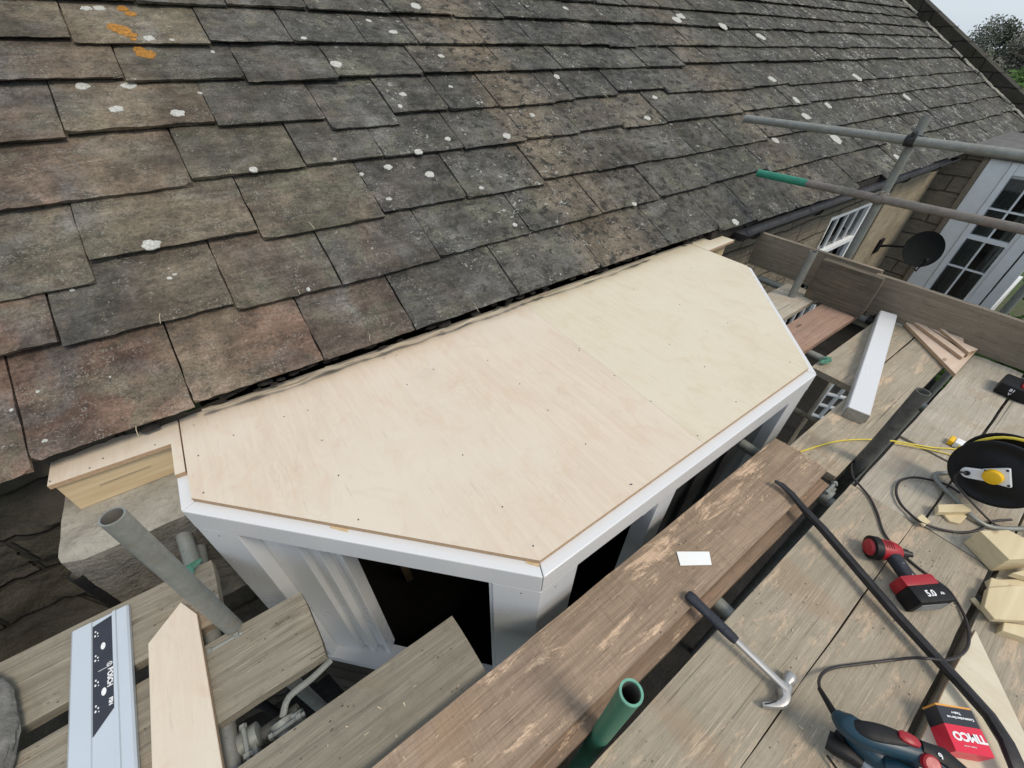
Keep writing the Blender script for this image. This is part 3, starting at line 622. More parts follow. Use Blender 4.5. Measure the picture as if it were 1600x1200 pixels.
# square timber and stone bay of the house, seen from its side ---------------
WX = 8.8
bm = bmesh.new(); box(bm, 7.15, 8.79, WY-.035, WY-.001, -3.9, -1.14, bev=.01); done('quoin_stone', bm, 'quoin', house)
bm = bmesh.new(); box(bm, WX+.03, WX+.3, 1.30, 1.72, -3.9, -1.15); done('bay_side_wall', bm, 'wall', house)
bm = bmesh.new(); box(bm, WX-.06, WX+2.4, .16, 1.58, -1.15, -1.075, bev=.01); done('bay_roof', bm, 'lead', house)
bm = bmesh.new(); box(bm, WX-.015, WX+.03, 1.25, 1.31, -3.9, -1.15); done('bay_edge_board', bm, 'toe', house)
for y0_, y1_, x0_, x1_ in ((1.02, 1.245, -.01, .10), (.945, 1.015, -.03, .08), (.34, .47, -.01, .10), (.20, .32, -.04, .12)):
    bm = bmesh.new(); box(bm, WX+x0_, WX+x1_, y0_, y1_, -3.9, -1.155, bev=.006); done('bay_pilaster', bm, 'whitepaint', house)
bm = bmesh.new(); box(bm, WX-.03, WX+.12, .472, .943, -1.30, -1.155, bev=.006); done('bay_lintel', bm, 'whitepaint', house)
bm = bmesh.new(); box(bm, WX-.06, WX+.12, .16, 1.10, -3.10, -3.02, bev=.008); done('bay_cill', bm, 'whitepaint', house)
for z0_, z1_ in ((-3.9, -3.05), (-1.4, -1.155)):
    bm = bmesh.new(); box(bm, WX+.121, WX+2.3, .20, .28, z0_, z1_); done('bay_front_panel', bm, 'whitepaint', house)
bm = bmesh.new(); box(bm, WX+2.2, WX+2.3, .29, 1.7, -3.9, -1.155); done('bay_end_panel', bm, 'whitepaint', house)
sash('window', house, (WX+.05, 1.012, 0), (0, -1, 0), .54, -3.02, -1.29, .1, 2, 2, (-1, 0, 0), split=[-2.11], fr=.05)
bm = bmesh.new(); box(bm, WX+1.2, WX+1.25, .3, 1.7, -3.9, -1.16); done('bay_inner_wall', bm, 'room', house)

# ------------------------------------------------------------------ plywood-roofed bay window under construction
PZ = -1.15
B0, B1, C1, D1 = V((-.367, 1.217)), V((.417, .410)), V((2.005, .408)), V((2.81, 1.190))
bay = empty('bay_window', (1.2, 1.2, -3.9), 'new white bay window with an unfinished plywood roof, between slate roof and scaffold', 'bay window')
def sheet(name, pts, mats, z0=PZ-.018, z1=PZ, screws=()):
    bm = bmesh.new(); prism(bm, pts, z0, z1, 0, 1); o = done(name, bm, mats, bay, loc=(pts[0][0], pts[0][1], z0))
    for p in screws:
        b2 = bmesh.new(); bmesh.ops.create_cone(b2, cap_ends=True, segments=10, radius1=.0027, radius2=.0027, depth=.0016); b2.transform(Matrix.Translation((p.x, p.y, z1+.0002)))
        done('screw', b2, 'galv_dark', o)
    return o
def scr(*uv): return [atz(u, v, PZ) for u, v in uv]
sm = lambda u, v: atz(u, v, PZ)
SB, SF = V((1.272, 1.66)), V((1.195, .4095))
sheet('roof_sheet', [(-.367, 1.217), (.417, .410), (1.1966, .4095), (1.2735, 1.66), (-.367, 1.66)], ['ply_a', 'plyedge'],
      screws=scr((503, 688), (529, 743), (560, 812), (318, 770), (723, 711), (856, 641), (915, 694), (785, 792), (833, 853), (762, 563), (812, 600), (677, 577), (636, 601), (620, 555), (365, 680), (310, 712), (905, 545), (985, 757), (987, 757), (600, 560), (444, 651), (481, 641)))
sheet('roof_sheet', [(1.197, .4095), (2.005, .408), (2.81, 1.190), (2.815, 1.48), (2.815, 1.66), (1.274, 1.66)], ['ply_b', 'plyedge'], z1=PZ+.0001,
      screws=scr((905, 548), (960, 587), (1017, 627), (1090, 681), (1046, 538), (1062, 476), (1101, 573), (1234, 566), (1150, 628), (1137, 505), (1200, 470), (1080, 420), (990, 452)))
sheet('roof_sheet', [(-.742, 1.535), (-.402, 1.522), (-.402, 1.352), (-.372, 1.350), (-.372, 1.66), (-.742, 1.68)], ['ply_a', 'plyedge'], z1=PZ-.001,
      screws=scr((78, 752), (140, 731), (161, 716), (242, 695), (303, 664)))
sheet('roof_sheet', [(2.819, 1.49), (3.16, 1.50), (3.16, 1.66), (2.819, 1.66)], ['ply_b', 'plyedge'])
for xa, xb in ((-.735, -.398), (2.825, 3.15)):
    bm = bmesh.new(); box(bm, xa, xb, 1.545, 1.585, -1.305, PZ-.020, bev=.003); box(bm, xa+.01 if xa < 0 else xa, xb, 1.586, 1.64, -1.30, PZ-.022); done('batten', bm, 'pine', bay, loc=((xa+xb)/2, 1.56, -1.3))
    bm = bmesh.new(); box(bm, xa+.09, xb-.10, 1.5445-.003, 1.5445, -1.2305, -1.2290); done('batten_shake', bm, 'lath', bay)
bm = bmesh.new(); box(bm, -.398, -.37, 1.36, 1.66, -1.19, -1.17); done('packer', bm, 'pine', bay)
# fascia trim: mitred rectangular section round the edge
def off(poly, d):
    out = []
    for i, p in enumerate(poly):
        dirs = []
        if i > 0: dirs.append((p-poly[i-1]).normalized())
        if i < len(poly)-1: dirs.append((poly[i+1]-p).normalized())
        ns = [V((q.y, -q.x)) for q in dirs]
        if len(ns) == 1: out.append(p+ns[0]*d)
        else: b_ = (ns[0]+ns[1]); out.append(p+b_*(d/ (1+ns[0].dot(ns[1])))*1.0)
    return out
path = [V((-.367, 1.66)), B0, B1, C1, D1, V((2.81, 1.66))]
path = [V((-.345, 1.66)), V((-.345, 1.226))] + [V((.427, .432)), V((1.996, .430)), V((2.79, 1.200)), V((2.79, 1.66))]
def ring(bm, poly, d0, d1, z0, z1, i, gap=.0012):
    a_, b_ = off(poly, d0), off(poly, d1); u = (poly[i+1]-poly[i]).normalized()*gap
    prism(bm, [a_[i]+u, b_[i]+u, b_[i+1]-u, a_[i+1]-u], z0, z1)
for i in range(5):
    bm = bmesh.new(); ring(bm, path, 0, .060, -1.268, -1.170, i); fo = done('fascia_board', bm, 'pvc', bay, loc=(*(path[i]+path[i+1])/2, -1.27))
    bmv = fo.modifiers.new('b', 'BEVEL'); bmv.width = .0035; bmv.segments = 2; bmv.limit_method = 'ANGLE'
outer = off(path, .058)
def facet(i): # origin at outer corner i, along to i+1
    P, Q = outer[i], outer[i+1]; d = (Q-P); l = d.length; d.normalize(); n = V((-d.y, d.x)); return P, d, n, l   # n points inwards
def fbox(bm, i, u0, u1, v0, v1, z0, z1, bev=.003):
    P, d, n, l = facet(i)
    if u0 < 0: u0 += l
    if u1 <= 0: u1 += l
    Mx = Matrix(((d.x, n.x, 0, P.x), (d.y, n.y, 0, P.y), (0, 0, 1, 0), (0, 0, 0, 1))); box(bm, u0, u1, v0, v1, z0, z1, M4=Mx, bev=bev)
ZS, ZT = -2.45, -1.270
def cpost(i, w):      # corner post with returns along both facets
    P = outer[i]; _, d1, n1, _ = facet(i-1); _, d2, n2, _ = facet(i)
    m_ = (n1+n2)/(1+n1.dot(n2)); t = .055
    pts = [P-d1*w, P, P+d2*w, P+d2*w+n2*t, P+m_*t, P-d1*w+n1*t]
    bm = bmesh.new(); prism(bm, pts, ZS, ZT); o = done('corner_post', bm, 'pvc', bay, loc=(P.x, P.y, ZS)); b_ = o.modifiers.new('b', 'BEVEL'); b_.width = .003; b_.segments = 2; b_.limit_method = 'ANGLE'
for i in (1, 2, 3, 4): cpost(i, .150)
# solid returns to the wall
for i in (0, 4):
    bm = bmesh.new(); fbox(bm, i, .02 if i == 0 else .155, -.155 if i == 0 else -.02, .002, .05, ZS, ZT); done('return_panel', bm, 'pvc', bay)
# stepped jamb profile on the side facets (as seen on the left one)
for i, s_ in ((1, 1), (3, -1)):
    _, _, _, L_ = facet(i)
    for nm, u0, u1, v0, v1 in (('jamb', .150, .290, .052, .12), ('jamb_bead', .290, .335, .078, .12), ('jamb_bead', .335, .362, .056, .12), ('jamb_bead', .362, .415, .092, .13), ('jamb_bead', .415, .437, .068, .13)):
        bm = bmesh.new()
        if s_ > 0: fbox(bm, i, u0, u1, v0, v1, ZS, ZT)
        else: fbox(bm, i, L_-u1, L_-u0, v0, v1, ZS, ZT)
        done(nm, bm, 'pvc', bay)
    bm = bmesh.new()
    if s_ > 0: fbox(bm, i, L_-.162, L_-.150, .006, .06, ZS, ZT)
    else: fbox(bm, i, .150, .162, .006, .06, ZS, ZT)
    done('jamb_bead', bm, 'pvc', bay)
# front: mullion, bracket and dark grey fixed panes
P2 = outer[2]
fx = lambda x: x-P2.x
bm = bmesh.new(); fbox(bm, 2, fx(.955), fx(1.055), .004, .075, ZS, ZT); done('mullion', bm, 'pvc', bay)
bm = bmesh.new(); fbox(bm, 2, fx(.925), fx(.955), .02, .07, -1.345, -1.272); fbox(bm, 2, fx(.905), fx(.925), .02, .03, -1.345, -1.32, 0); done('hinge_block', bm, 'pvc', bay)
for a0, a1 in ((1.07, 1.28), (1.30, 1.50), (1.52, 1.868)):
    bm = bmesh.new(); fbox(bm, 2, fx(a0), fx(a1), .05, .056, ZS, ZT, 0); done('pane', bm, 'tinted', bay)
bm = bmesh.new(); fbox(bm, 2, fx(1.055), fx(1.070), .03, .07, ZS, ZT); fbox(bm, 2, fx(1.28), fx(1.30), .035, .07, ZS, ZT); fbox(bm, 2, fx(1.50), fx(1.52), .035, .07, ZS, ZT); done('glazing_bar', bm, 'gutter', bay)
for i in range(5):      # head, cill and dwarf wall below
    bm = bmesh.new(); ring(bm, path, -.05, .062, ZS-.05, ZS-.001, i); done('window_cill', bm, 'pvc', bay)
    bm = bmesh.new(); ring(bm, path, -.03, .05, -3.9, ZS-.052, i, 0); done('dwarf_wall', bm, 'wall_dark', bay)
    bm = bmesh.new(); ring(bm, path, -.06, -.002, -1.26, -1.172, i); done('head_timber', bm, 'pine', bay)
for y in (.75, 1.0, 1.25):
    bm = bmesh.new(); box(bm, -.30 if y > 1 else .1, 2.75 if y > 1 else 2.3, y, y+.047, -1.26, -1.174); done('joist', bm, 'pine', bay)
# props inside the dark opening
bm = bmesh.new(); sweep(bm, [(.30, 1.9, -3.8), (.15, 1.15, -1.45)], (.03, .012), n=8, ex=6)
tag(done('timber_prop', bm, 'pine', loc=(.3, 1.9, -3.8)), 'yellowish timber prop leaning in the dark inside the open bay window', 'prop')

# fixings and timber packers along the trim
for i, u, z in ((1, -.06, -1.30), (1, .07, -1.30), (2, .06, -1.31)):
    P, d, n, l = facet(i); u = u+l if u < 0 else u; bm = bmesh.new(); lathe(bm, (P.x+d.x*u, P.y+d.y*u, z), (-n.x, -n.y, 0), [(-.001, .003), (.0008, .003)], n=10); done('screw', bm, 'galv_dark', bay)
for i, u, w_ in ((1, .52, .06), (1, -.035, .04)):
    P, d, n, l = facet(i); u = u+l if u < 0 else u; bm = bmesh.new(); q = [P+d*(u-w_/2)+n*.030, P+d*(u+w_/2)+n*.026, P+d*(u+w_/2)+n*.06, P+d*(u-w_/2)+n*.06]; prism(bm, [(p.x, p.y) for p in q], -1.1698, -1.1682); done('packer', bm, 'pine', bay)
# ------------------------------------------------------------------ scaffold boards
def board(mat, x0, x1, y0, y1, zt, label, rot=0., th=.038, yaw_pts=None, name='scaffold_board', endcut=0., cat='scaffold board', group='scaffold boards'):
    L_, W_ = x1-x0, y1-y0; bm = bmesh.new(); nx = max(4, int(L_/.06)); ny = 5; sd = random.random()*90
    def pt(i, j, top):
        x = -L_/2+L_*i/nx; y = -W_/2+W_*j/ny
        if j in (0, ny): y += .0025*noise.noise(V((x*6, sd, j)))+.0012*noise.noise(V((x*30, sd, j)))
        if i in (0, nx): x += endcut*(j/ny-.5)*(1 if i == nx else 0)+.003*noise.noise(V((y*40, sd, i)))-(1 if i == nx else -1)*(.004 if j in (0, ny) else 0)
        z = .0022*noise.noise(V((x*1.3, y*2, sd)))+.0008*noise.noise(V((x*8, y*30, sd))) if top else -th
        if top and (j in (0, ny)): z -= .0025
        if top and i in (0, nx): z -= .002
        return V((x, y, z))
    T = [[bm.verts.new(pt(i, j, True)) for j in range(ny+1)] for i in range(nx+1)]; B_ = [[bm.verts.new(pt(i, j, False)) for j in range(ny+1)] for i in range(nx+1)]
    for i in range(nx):
        for j in range(ny):
            bm.faces.new((T[i][j], T[i+1][j], T[i+1][j+1], T[i][j+1])); bm.faces.new((B_[i][j], B_[i][j+1], B_[i+1][j+1], B_[i+1][j]))
        bm.faces.new((B_[i][0], B_[i+1][0], T[i+1][0], T[i][0])); bm.faces.new((B_[i][ny], T[i][ny], T[i+1][ny], B_[i+1][ny]))
    for j in range(ny):
        bm.faces.new((B_[0][j], T[0][j], T[0][j+1], B_[0][j+1])); bm.faces.new((B_[nx][j], B_[nx][j+1], T[nx][j+1], T[nx][j]))
    bmesh.ops.recalc_face_normals(bm, faces=bm.faces); me = bpy.data.meshes.new(name); bm.to_mesh(me); bm.free()
    for p in me.polygons: p.use_smooth = True
    me.set_sharp_from_angle(angle=math.radians(40))
    o = link(name, me, mat); o.location = ((x0+x1)/2, (y0+y1)/2, zt); o.rotation_euler = (0, 0, rot); tag(o, label, cat, group); return o
board('deck_grey', -2.3, -.42, .945, 1.178, D, 'grey mossy scaffold board beside the stone wall, crossed by the silver guide rail')
board('deck_grey', -2.4, -.19, .652, .885, D, 'grey scaffold board ending square beside the white corner post, under the plywood strip', endcut=-.012)
board('deck_grey', -1.6, .178, .306, .528, D, 'grey furrowed scaffold board end pointing at the black opening of the bay window', endcut=-.004)
board('lip', -1.5, 1.72, .060, .280, D, 'brown scaffold board mostly hidden under the thick rough-sawn plank', th=.075)
board('big', -1.4, 1.745, .097, .322, D+.0395, 'long reddish-brown rough-sawn plank with pale scuffs, lying on top beside the bay window')
board('deck', -.7, 1.800, -.215, .008, D, 'scuffed scaffold board the claw hammer head lies on')
board('deck', -.8, 1.808, -.440, -.2185, D, 'scaffold board carrying the red cordless driver')
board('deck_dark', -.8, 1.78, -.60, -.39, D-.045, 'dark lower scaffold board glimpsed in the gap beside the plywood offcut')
board('deck', -.8, 3.38, -.690, -.463, D, 'scaffold board under the plywood offcut and pile of wood blocks', rot=.0)
board('deck_pale', 1.807, 2.290, -.232, -.008, D-.006, 'short pale scaffold board section just beyond the corner of the driver board')
board('deck_pale', 2.298, 3.45, -.228, -.006, D, 'bleached grey scaffold board with a yellow sawdust stain, left of the spare battery')
board('deck_pale', 1.815, 3.45, -.455, -.240, D, 'pale scaffold board under the cable reel')
board('deck', 1.78, 3.46, .062, .268, D, 'scaffold board the white post offcut rests its cut end on')
board('deck', 2.50, 3.46, .276, .500, D, 'scaffold board with a green smear at its cut end, beneath the white post offcut')
board('pink', 2.30, 3.40, .600, .815, D, 'pinkish scaffold board behind the right corner of the plywood roof')
board('deck_pale', 2.55, 3.46, .870, 1.120, D, 'pale far scaffold board below the toe board, crossed by the upright tube')
# toe boards (on edge)
def toe(mat, y0, y1, x, z0, z1, label, th=.038):
    o = board(mat, 0, y1-y0, 0, z1-z0, 0, label, th=th, name='toe_board', cat='toe board', group='toe boards')
    o.rotation_euler = (math.radians(90), 0, math.radians(90)); o.location = (x, (y0+y1)/2, (z0+z1)/2); return o
toe('toe', -.9, .66, 3.51, -1.418, -1.172, 'long brown toe board along the scaffold end, in front of the white sash window')
toe('toe', .64, 1.50, 3.555, -1.418, -1.16, 'toe board nearest the roof eaves, below the gutter')
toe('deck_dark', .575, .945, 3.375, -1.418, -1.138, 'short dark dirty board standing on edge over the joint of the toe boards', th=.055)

# ------------------------------------------------------------------ tubes and couplers
def tube(p0, p1, label, mats=('galv', 'inside'), group='scaffold tubes', extra=None):
    bm = bmesh.new(); pipe(bm, p0, p1); o = done('scaffold_tube', bm, list(mats), smooth=True, loc=p0); tag(o, label, 'scaffold tube', group)
    return o
tube((-.398, .893, -3.9), (-.398, .893, -.803), 'grey upright scaffold tube with an open top, in front of the pale stone block')
tube((.352, .040, -3.9), (.352, .040, -1.028), 'green-painted open scaffold tube rising beside the brown plank', ('greenworn', 'inside'))
bm = bmesh.new(); pipe(bm, (.352, .040, -1.034), (.352, .040, -1.0265), .0247, .0198, mi=0, mi2=0); done('rim', bm, 'greenm', bpy.data.objects['scaffold_tube.001'], smooth=True)
tube((1.965, .034, -3.9), (1.965, .034, -1.006), 'dark upright scaffold tube between boards, crossed by the yellow cable', ('galv_dark', 'inside'))
tube((-.786, 1.36, -3.9), (-.786, 1.36, -1.402), 'black open tube end low against the dark stone wall', ('iron', 'inside'))
tube((3.60, .885, -3.9), (3.60, .885, -.318), 'upright scaffold tube carrying both handrails')
tube((3.25, .995, -3.9), (3.25, .995, -1.085), 'grey upright scaffold tube behind the plywood corner, crossing the far toe board')
tube((4.4, .03, -3.9), (4.4, .03, -.9), 'upright scaffold tube outside the toe board at the right edge')
tube((3.545, 1.93, -.450), (3.545, -1.3, -.414), 'upper galvanised handrail tube reaching over the slate roof', ('galv', 'inside'))
o = tube((3.545, 1.69, -.774), (3.545, -1.3, -.734), 'lower handrail tube with a green painted end', ('rusttube0', 'inside'))
bm = bmesh.new(); d_ = (V((3.545, -1.3, -.734))-V((3.545, 1.69, -.774))).normalized(); p = V((3.545, 1.69, -.774)); pipe(bm, p-d_*.002, p+d_*.36, .0252, .0200, mi=0, mi2=0); done('painted_end', bm, 'greenp', o, smooth=True)
TR = ((-.475, 1.30, 'below the plywood strip on the left'), (.945, .02+.32, 'showing in the gap beside the hammer grip'), (1.695, .43, 'poking out between the bay window and the brown plank'), (2.74, 1.2, 'below the cut end of the white post offcut'), (3.48, 1.35, 'below the far toe board'))
for x, y1, lb in TR: tube((x, -1.0, -1.484), (x, y1, -1.484), 'horizontal scaffold tube '+lb, ('galv', 'inside'), 'transom tubes under the boards')
tube((-1.6, .60, -1.535), (-.31, .60, -1.535), 'dark horizontal scaffold tube in the gap under the grey board ends', ('galv_dark', 'inside'))
tube((-.6, .087, -1.60), (3.6, .087, -1.60), 'horizontal ledger tube running below the gap beside the brown plank', ('galv_dark', 'inside'))
def coupler(p, axis, label, mat='galv', k=1.):
    p = V(p); root = empty('scaffold_coupler', p, label, 'coupler', 'scaffold couplers'); s_, u_ = frame_of(V(axis)); ax = V(axis).normalized()
    bm = bmesh.new(); lathe(bm, p-ax*.025, ax, [(0, .027), (.002, .0325), (.048, .0325), (.05, .027)], n=20)
    sweep(bm, [p+s_*.025, p+s_*.052], (.021, .020), n=8, ex=5, up=ax); done('saddle', bm, mat, root, smooth=True)
    if p.x > 3.5:
        bm = bmesh.new(); lathe(bm, p+V((.055, 0, -.028)), (0, 0, 1), [(0, .027), (.002, .0335), (.054, .0335), (.056, .027)], n=20); done('saddle', bm, mat, root, smooth=True)
    bm = bmesh.new(); lathe(bm, p-s_*.012+u_*.038-s_*.01, s_, [(0, .0065), (.085, .0065)], n=10); lathe(bm, p+u_*.038+s_*.042, s_, [(0, .012), (.012, .012)], n=6); lathe(bm, p+u_*.038-s_*.03, s_, [(0, .010), (.010, .010)], n=6); done('bolt', bm, mat, root)
    return root
coupler((3.545, .885, -.4387), (0, 1, 0), 'dark coupler joining the upright to the upper handrail', 'iron')
coupler((3.545, .885, -.7638), (0, 1, 0), 'rusty coupler joining the upright to the lower handrail', 'rusttube')
coupler((-.44, .86, -1.462), (0, 1, 0), 'coupler at the foot of the grey open-topped upright tube', 'galv')
coupler((-.43, .60, -1.50), (1, 0, 0), 'coupler in the gap beneath the grey board near the plywood strip', 'galv')
coupler((-.35, .575, -1.515), (0, 1, .3), 'loose swivel coupler in the dark gap between the two grey board ends', 'galv')
coupler((3.46, .53, -1.46), (0, 1, 0), 'coupler below the top end of the white post offcut', 'iron')
coupler((2.0, .04, -1.475), (0, 0, 1), 'black coupler at the foot of the dark upright tube by the cable', 'iron')
coupler((1.70, .05, -1.468), (0, 1, 0), 'coupler in the gap under the bent end of the crowbar', 'galv')
# lever hanging in the dark gap
bm = bmesh.new(); p = V((-.345, .60, -1.50)); sweep(bm, smoothpath([p, p+V((.03, .03, .02)), p+V((.10, .035, .03)), p+V((.16, .05, .03))], 4), (.010, .006), n=8)
tag(done('coupler_flap', bm, 'galv', smooth=True, loc=p), 'bent steel coupler flap hanging in the gap left of the bay post', 'metal flap')
# green tape scraps
def scrap(pts, label, mat='greenm', th=.002, name='tape_scrap'):
    bm = bmesh.new(); vs = [bm.verts.new(p) for p in pts]; c_ = bm.verts.new(sum((V(p) for p in pts), V())/len(pts)+V((0, 0, .006)))
    for k in range(len(vs)): bm.faces.new((vs[k], vs[(k+1) % len(vs)], c_))
    g = bmesh.ops.solidify(bm, geom=bm.faces[:], thickness=th); return tag(done(name, bm, mat, loc=pts[0]), label, 'scrap')
q = [atz(u, v, -1.40) for u, v in ((1280, 563), (1291, 557), (1299, 558), (1300, 565), (1293, 568), (1284, 568))]; scrap(q, 'pale green paint scrap on the cut end of the board near the bay corner')
q = [(-.452+.03*math.cos(t)+.02*math.cos(3*t), 1.04+.022*math.sin(t), -1.455+.02*math.sin(t)) for t in [2*math.pi*k/9 for k in range(9)]]
q = [atz(u, v, -1.40) for u, v in ((283, 889), (297, 880), (313, 872), (316, 876), (305, 886), (302, 896), (293, 898))]; scrap(q, 'torn green tape behind the grey open-topped upright tube')
# transom stub seen against the stone
tube(atz(306, 895, -1.44), atz(288, 842, -1.415)+V((0, .02, 0)), 'short tube stub with green tape, lying against the pale stone block', ('galv', 'inside'))

# ------------------------------------------------------------------ things lying on the boards
# guide rail (aluminium) -------------------------------------------------
A_, B_ = V((-.791, 1.142)), V((-.652, 1.144))
rail = empty('guide_rail', (-.72, .9, D+.0), 'silver aluminium guide rail with a black printed label, across the grey boards', 'guide rail')
bm = bmesh.new()
prof = [(0, 0), (.141, 0), (.141, .012), (.136, .016), (.112, .016), (.110, .020), (.104, .020), (.102, .016), (.100, .016), (.100, .013), (.052, .013), (.050, .016), (.006, .016), (0, .010)]
y0, y1 = 0.0, 1.144; a_ = [bm.verts.new((-.792+x, y1, D+.003+z)) for x, z in prof]; b_ = [bm.verts.new((-.766+x*.98, .30, D+.003+z)) for x, z in prof]
bm.faces.new(a_); bm.faces.new(b_[::-1])
for k in range(len(prof)): bm.faces.new((a_[k], a_[(k+1) % len(prof)], b_[(k+1) % len(prof)], b_[k]))
done('extrusion', bm, 'alu', rail)
zt = D+.003+.0135
def rl(u, v): return V((-.792+u+(1.144-v)*.031, v, zt))     # point on the rail's recess
bm = bmesh.new(); q = [rl(.0525, 1.126), rl(.0995, 1.136), rl(.0995, .848), rl(.0525, .800)]
prism(bm, [(p.x, p.y) for p in q], zt-.0005, zt+.0006); lab = done('printed_label', bm, 'labelb', rail)
for v in (1.045, .905):
    bm = bmesh.new(); c_ = rl(.077, v); prism(bm, [(c_.x+.0055*math.cos(t), c_.y+.011*math.sin(t)) for t in [2*math.pi*k/16 for k in range(16)]], zt+.0006, zt+.0012); done('label_mark', bm, 'white', lab)
for v in (1.09, 1.01, .935, .862):
    bm = bmesh.new()
    for du, dv, r_ in ((0, 0, .0022), (.006, .006, .0018), (.001, .014, .002), (.007, -.004, .0012)):
        c_ = rl(.0585+du, v+dv); prism(bm, [(c_.x+r_*math.cos(t), c_.y+1.5*r_*math.sin(t)) for t in [2*math.pi*k/8 for k in range(8)]], zt+.0006, zt+.0012)
    done('label_mark', bm, 'white', lab)
text('lettering', 'BOSCH', rl(.091, .938)+V((0, 0, .0012)), (.0, -1, 0), (1, 0, 0), .0165, 'white', lab, .0006)
bm = bmesh.new(); c_ = rl(.091, .978); n = 20
o_ = [bm.verts.new((c_.x+.0065*math.cos(2*math.pi*k/n), c_.y+.0065*math.sin(2*math.pi*k/n), zt+.0012)) for k in range(n)]; i_ = [bm.verts.new((c_.x+.0047*math.cos(2*math.pi*k/n), c_.y+.0047*math.sin(2*math.pi*k/n), zt+.0012)) for k in range(n)]
for k in range(n): bm.faces.new((o_[k], o_[(k+1) % n], i_[(k+1) % n], i_[k]))
box(bm, c_.x-.0035, c_.x+.0035, c_.y-.0012, c_.y+.0012, zt+.0006, zt+.0012); done('emblem', bm, 'white', lab)
text('lettering', 'FSN', rl(.0915, .868)+V((0, 0, .0012)), (0, -1, 0), (1, 0, 0), .012, 'white', lab, .0005)
bm = bmesh.new(); c_ = rl(.075, .972); box(bm, c_.x-.010, c_.x+.014, c_.y-.0006, c_.y+.0006, zt+.0006, zt+.0012); done('label_mark', bm, 'white', lab)
# plywood strip ----------------------------------------------------------
def slab(name, pts, z0, z1, mats, label, cat, tilt=None):
    bm = bmesh.new(); prism(bm, [(p[0], p[1]) for p in pts], z0, z1, 0, 1 if len(mats) > 1 else None)
    if tilt:
        for v in bm.verts: v.co.z += tilt(v.co)
    o = done(name, bm, list(mats), loc=(pts[0][0], pts[0][1], z0)); b_ = o.modifiers.new('b', 'BEVEL'); b_.width = .0015; b_.segments = 1; b_.limit_method = 'ANGLE'
    return tag(o, label, cat)
slab('plywood_strip', [(-.603, .973), (-.514, 1.054), (-.477, .985), (-.463, .40), (-.61, .40)], D+.004, D+.022, ('ply_a', 'plyedge'), 'pointed plywood strip beside the silver guide rail', 'plywood offcut')
# white card ---------------------------------------------------------------
q = [atz(u, v, D+.042) for u, v in ((1057, 862), (1108, 862), (1112, 883), (1063, 884))]
slab('paper_card', q, D+.0425, D+.0435, ('paper',), 'small blank white card on the reddish-brown plank', 'card')
# hammer -------------------------------------------------------------------
P, Q = V((.813, .128, 0)), V((.836, -.193, 0)); hx = (Q-P).normalized(); hy = V((hx.y, -hx.x, 0))   # hy: towards the claw? checked below
if hy.x > 0: hy = -hy
def hp(u, v, z): p = P+hx*u+hy*v; return V((p.x, p.y, z))
ham = empty('claw_hammer', hp(.17, 0, D), 'claw hammer with dark blue grip and steel shaft, lying on the boards', 'hammer')
zg = lambda u: -1.376+.0*u if u < .02 else -1.376-(u-.02)*.075
bm = bmesh.new(); us = [0, .006, .02, .05, .09, .13, .16, .172]
sweep(bm, [hp(u, 0, zg(u)+.012) for u in us], [(.010, .008), (.0165, .0125), (.0175, .013), (.0155, .012), (.0150, .0115), (.0155, .012), (.0145, .011), (.012, .009)], n=16, ex=2.6); done('grip', bm, 'rubber', ham, smooth=True)
bm = bmesh.new(); sweep(bm, [hp(u, 0, zg(u)+.012) for u in (.168, .21, .26, .30, .325)], [(.0095, .007), (.0095, .007), (.0095, .0065), (.010, .007), (.012, .009)], n=12, ex=4); done('shaft', bm, 'steel', ham, smooth=True)
bm = bmesh.new(); zh = D+.022
sweep(bm, smoothpath([hp(.322, .004, zh), hp(.332, .022, zh), hp(.328, .045, zh-.002), hp(.312, .066, zh-.006), hp(.300, .078, zh-.010)], 4), [(.016-.0105*(k/16)**1.1, .0175-.002*k/16) for k in range(17)], n=12, ex=3)
sweep(bm, [hp(.322, .012, zh), hp(.322, -.012, zh), hp(.320, -.020, zh)], [(.016, .0175), (.017, .0175), (.0125, .013)], n=14, ex=3)
lathe(bm, hp(.320, -.016, zh), -hy, [(0, .0125), (.008, .0125), (.014, .0165), (.033, .0170), (.037, .0150)], n=20)
head = done('head', bm, 'steel', ham, smooth=True)
bm = bmesh.new(); sweep(bm, smoothpath([hp(.317, .050, zh+.015), hp(.309, .066, zh+.011), hp(.300, .079, zh+.006)], 3), (.0016, .0016), n=6); done('claw_slot', bm, 'iron', head)
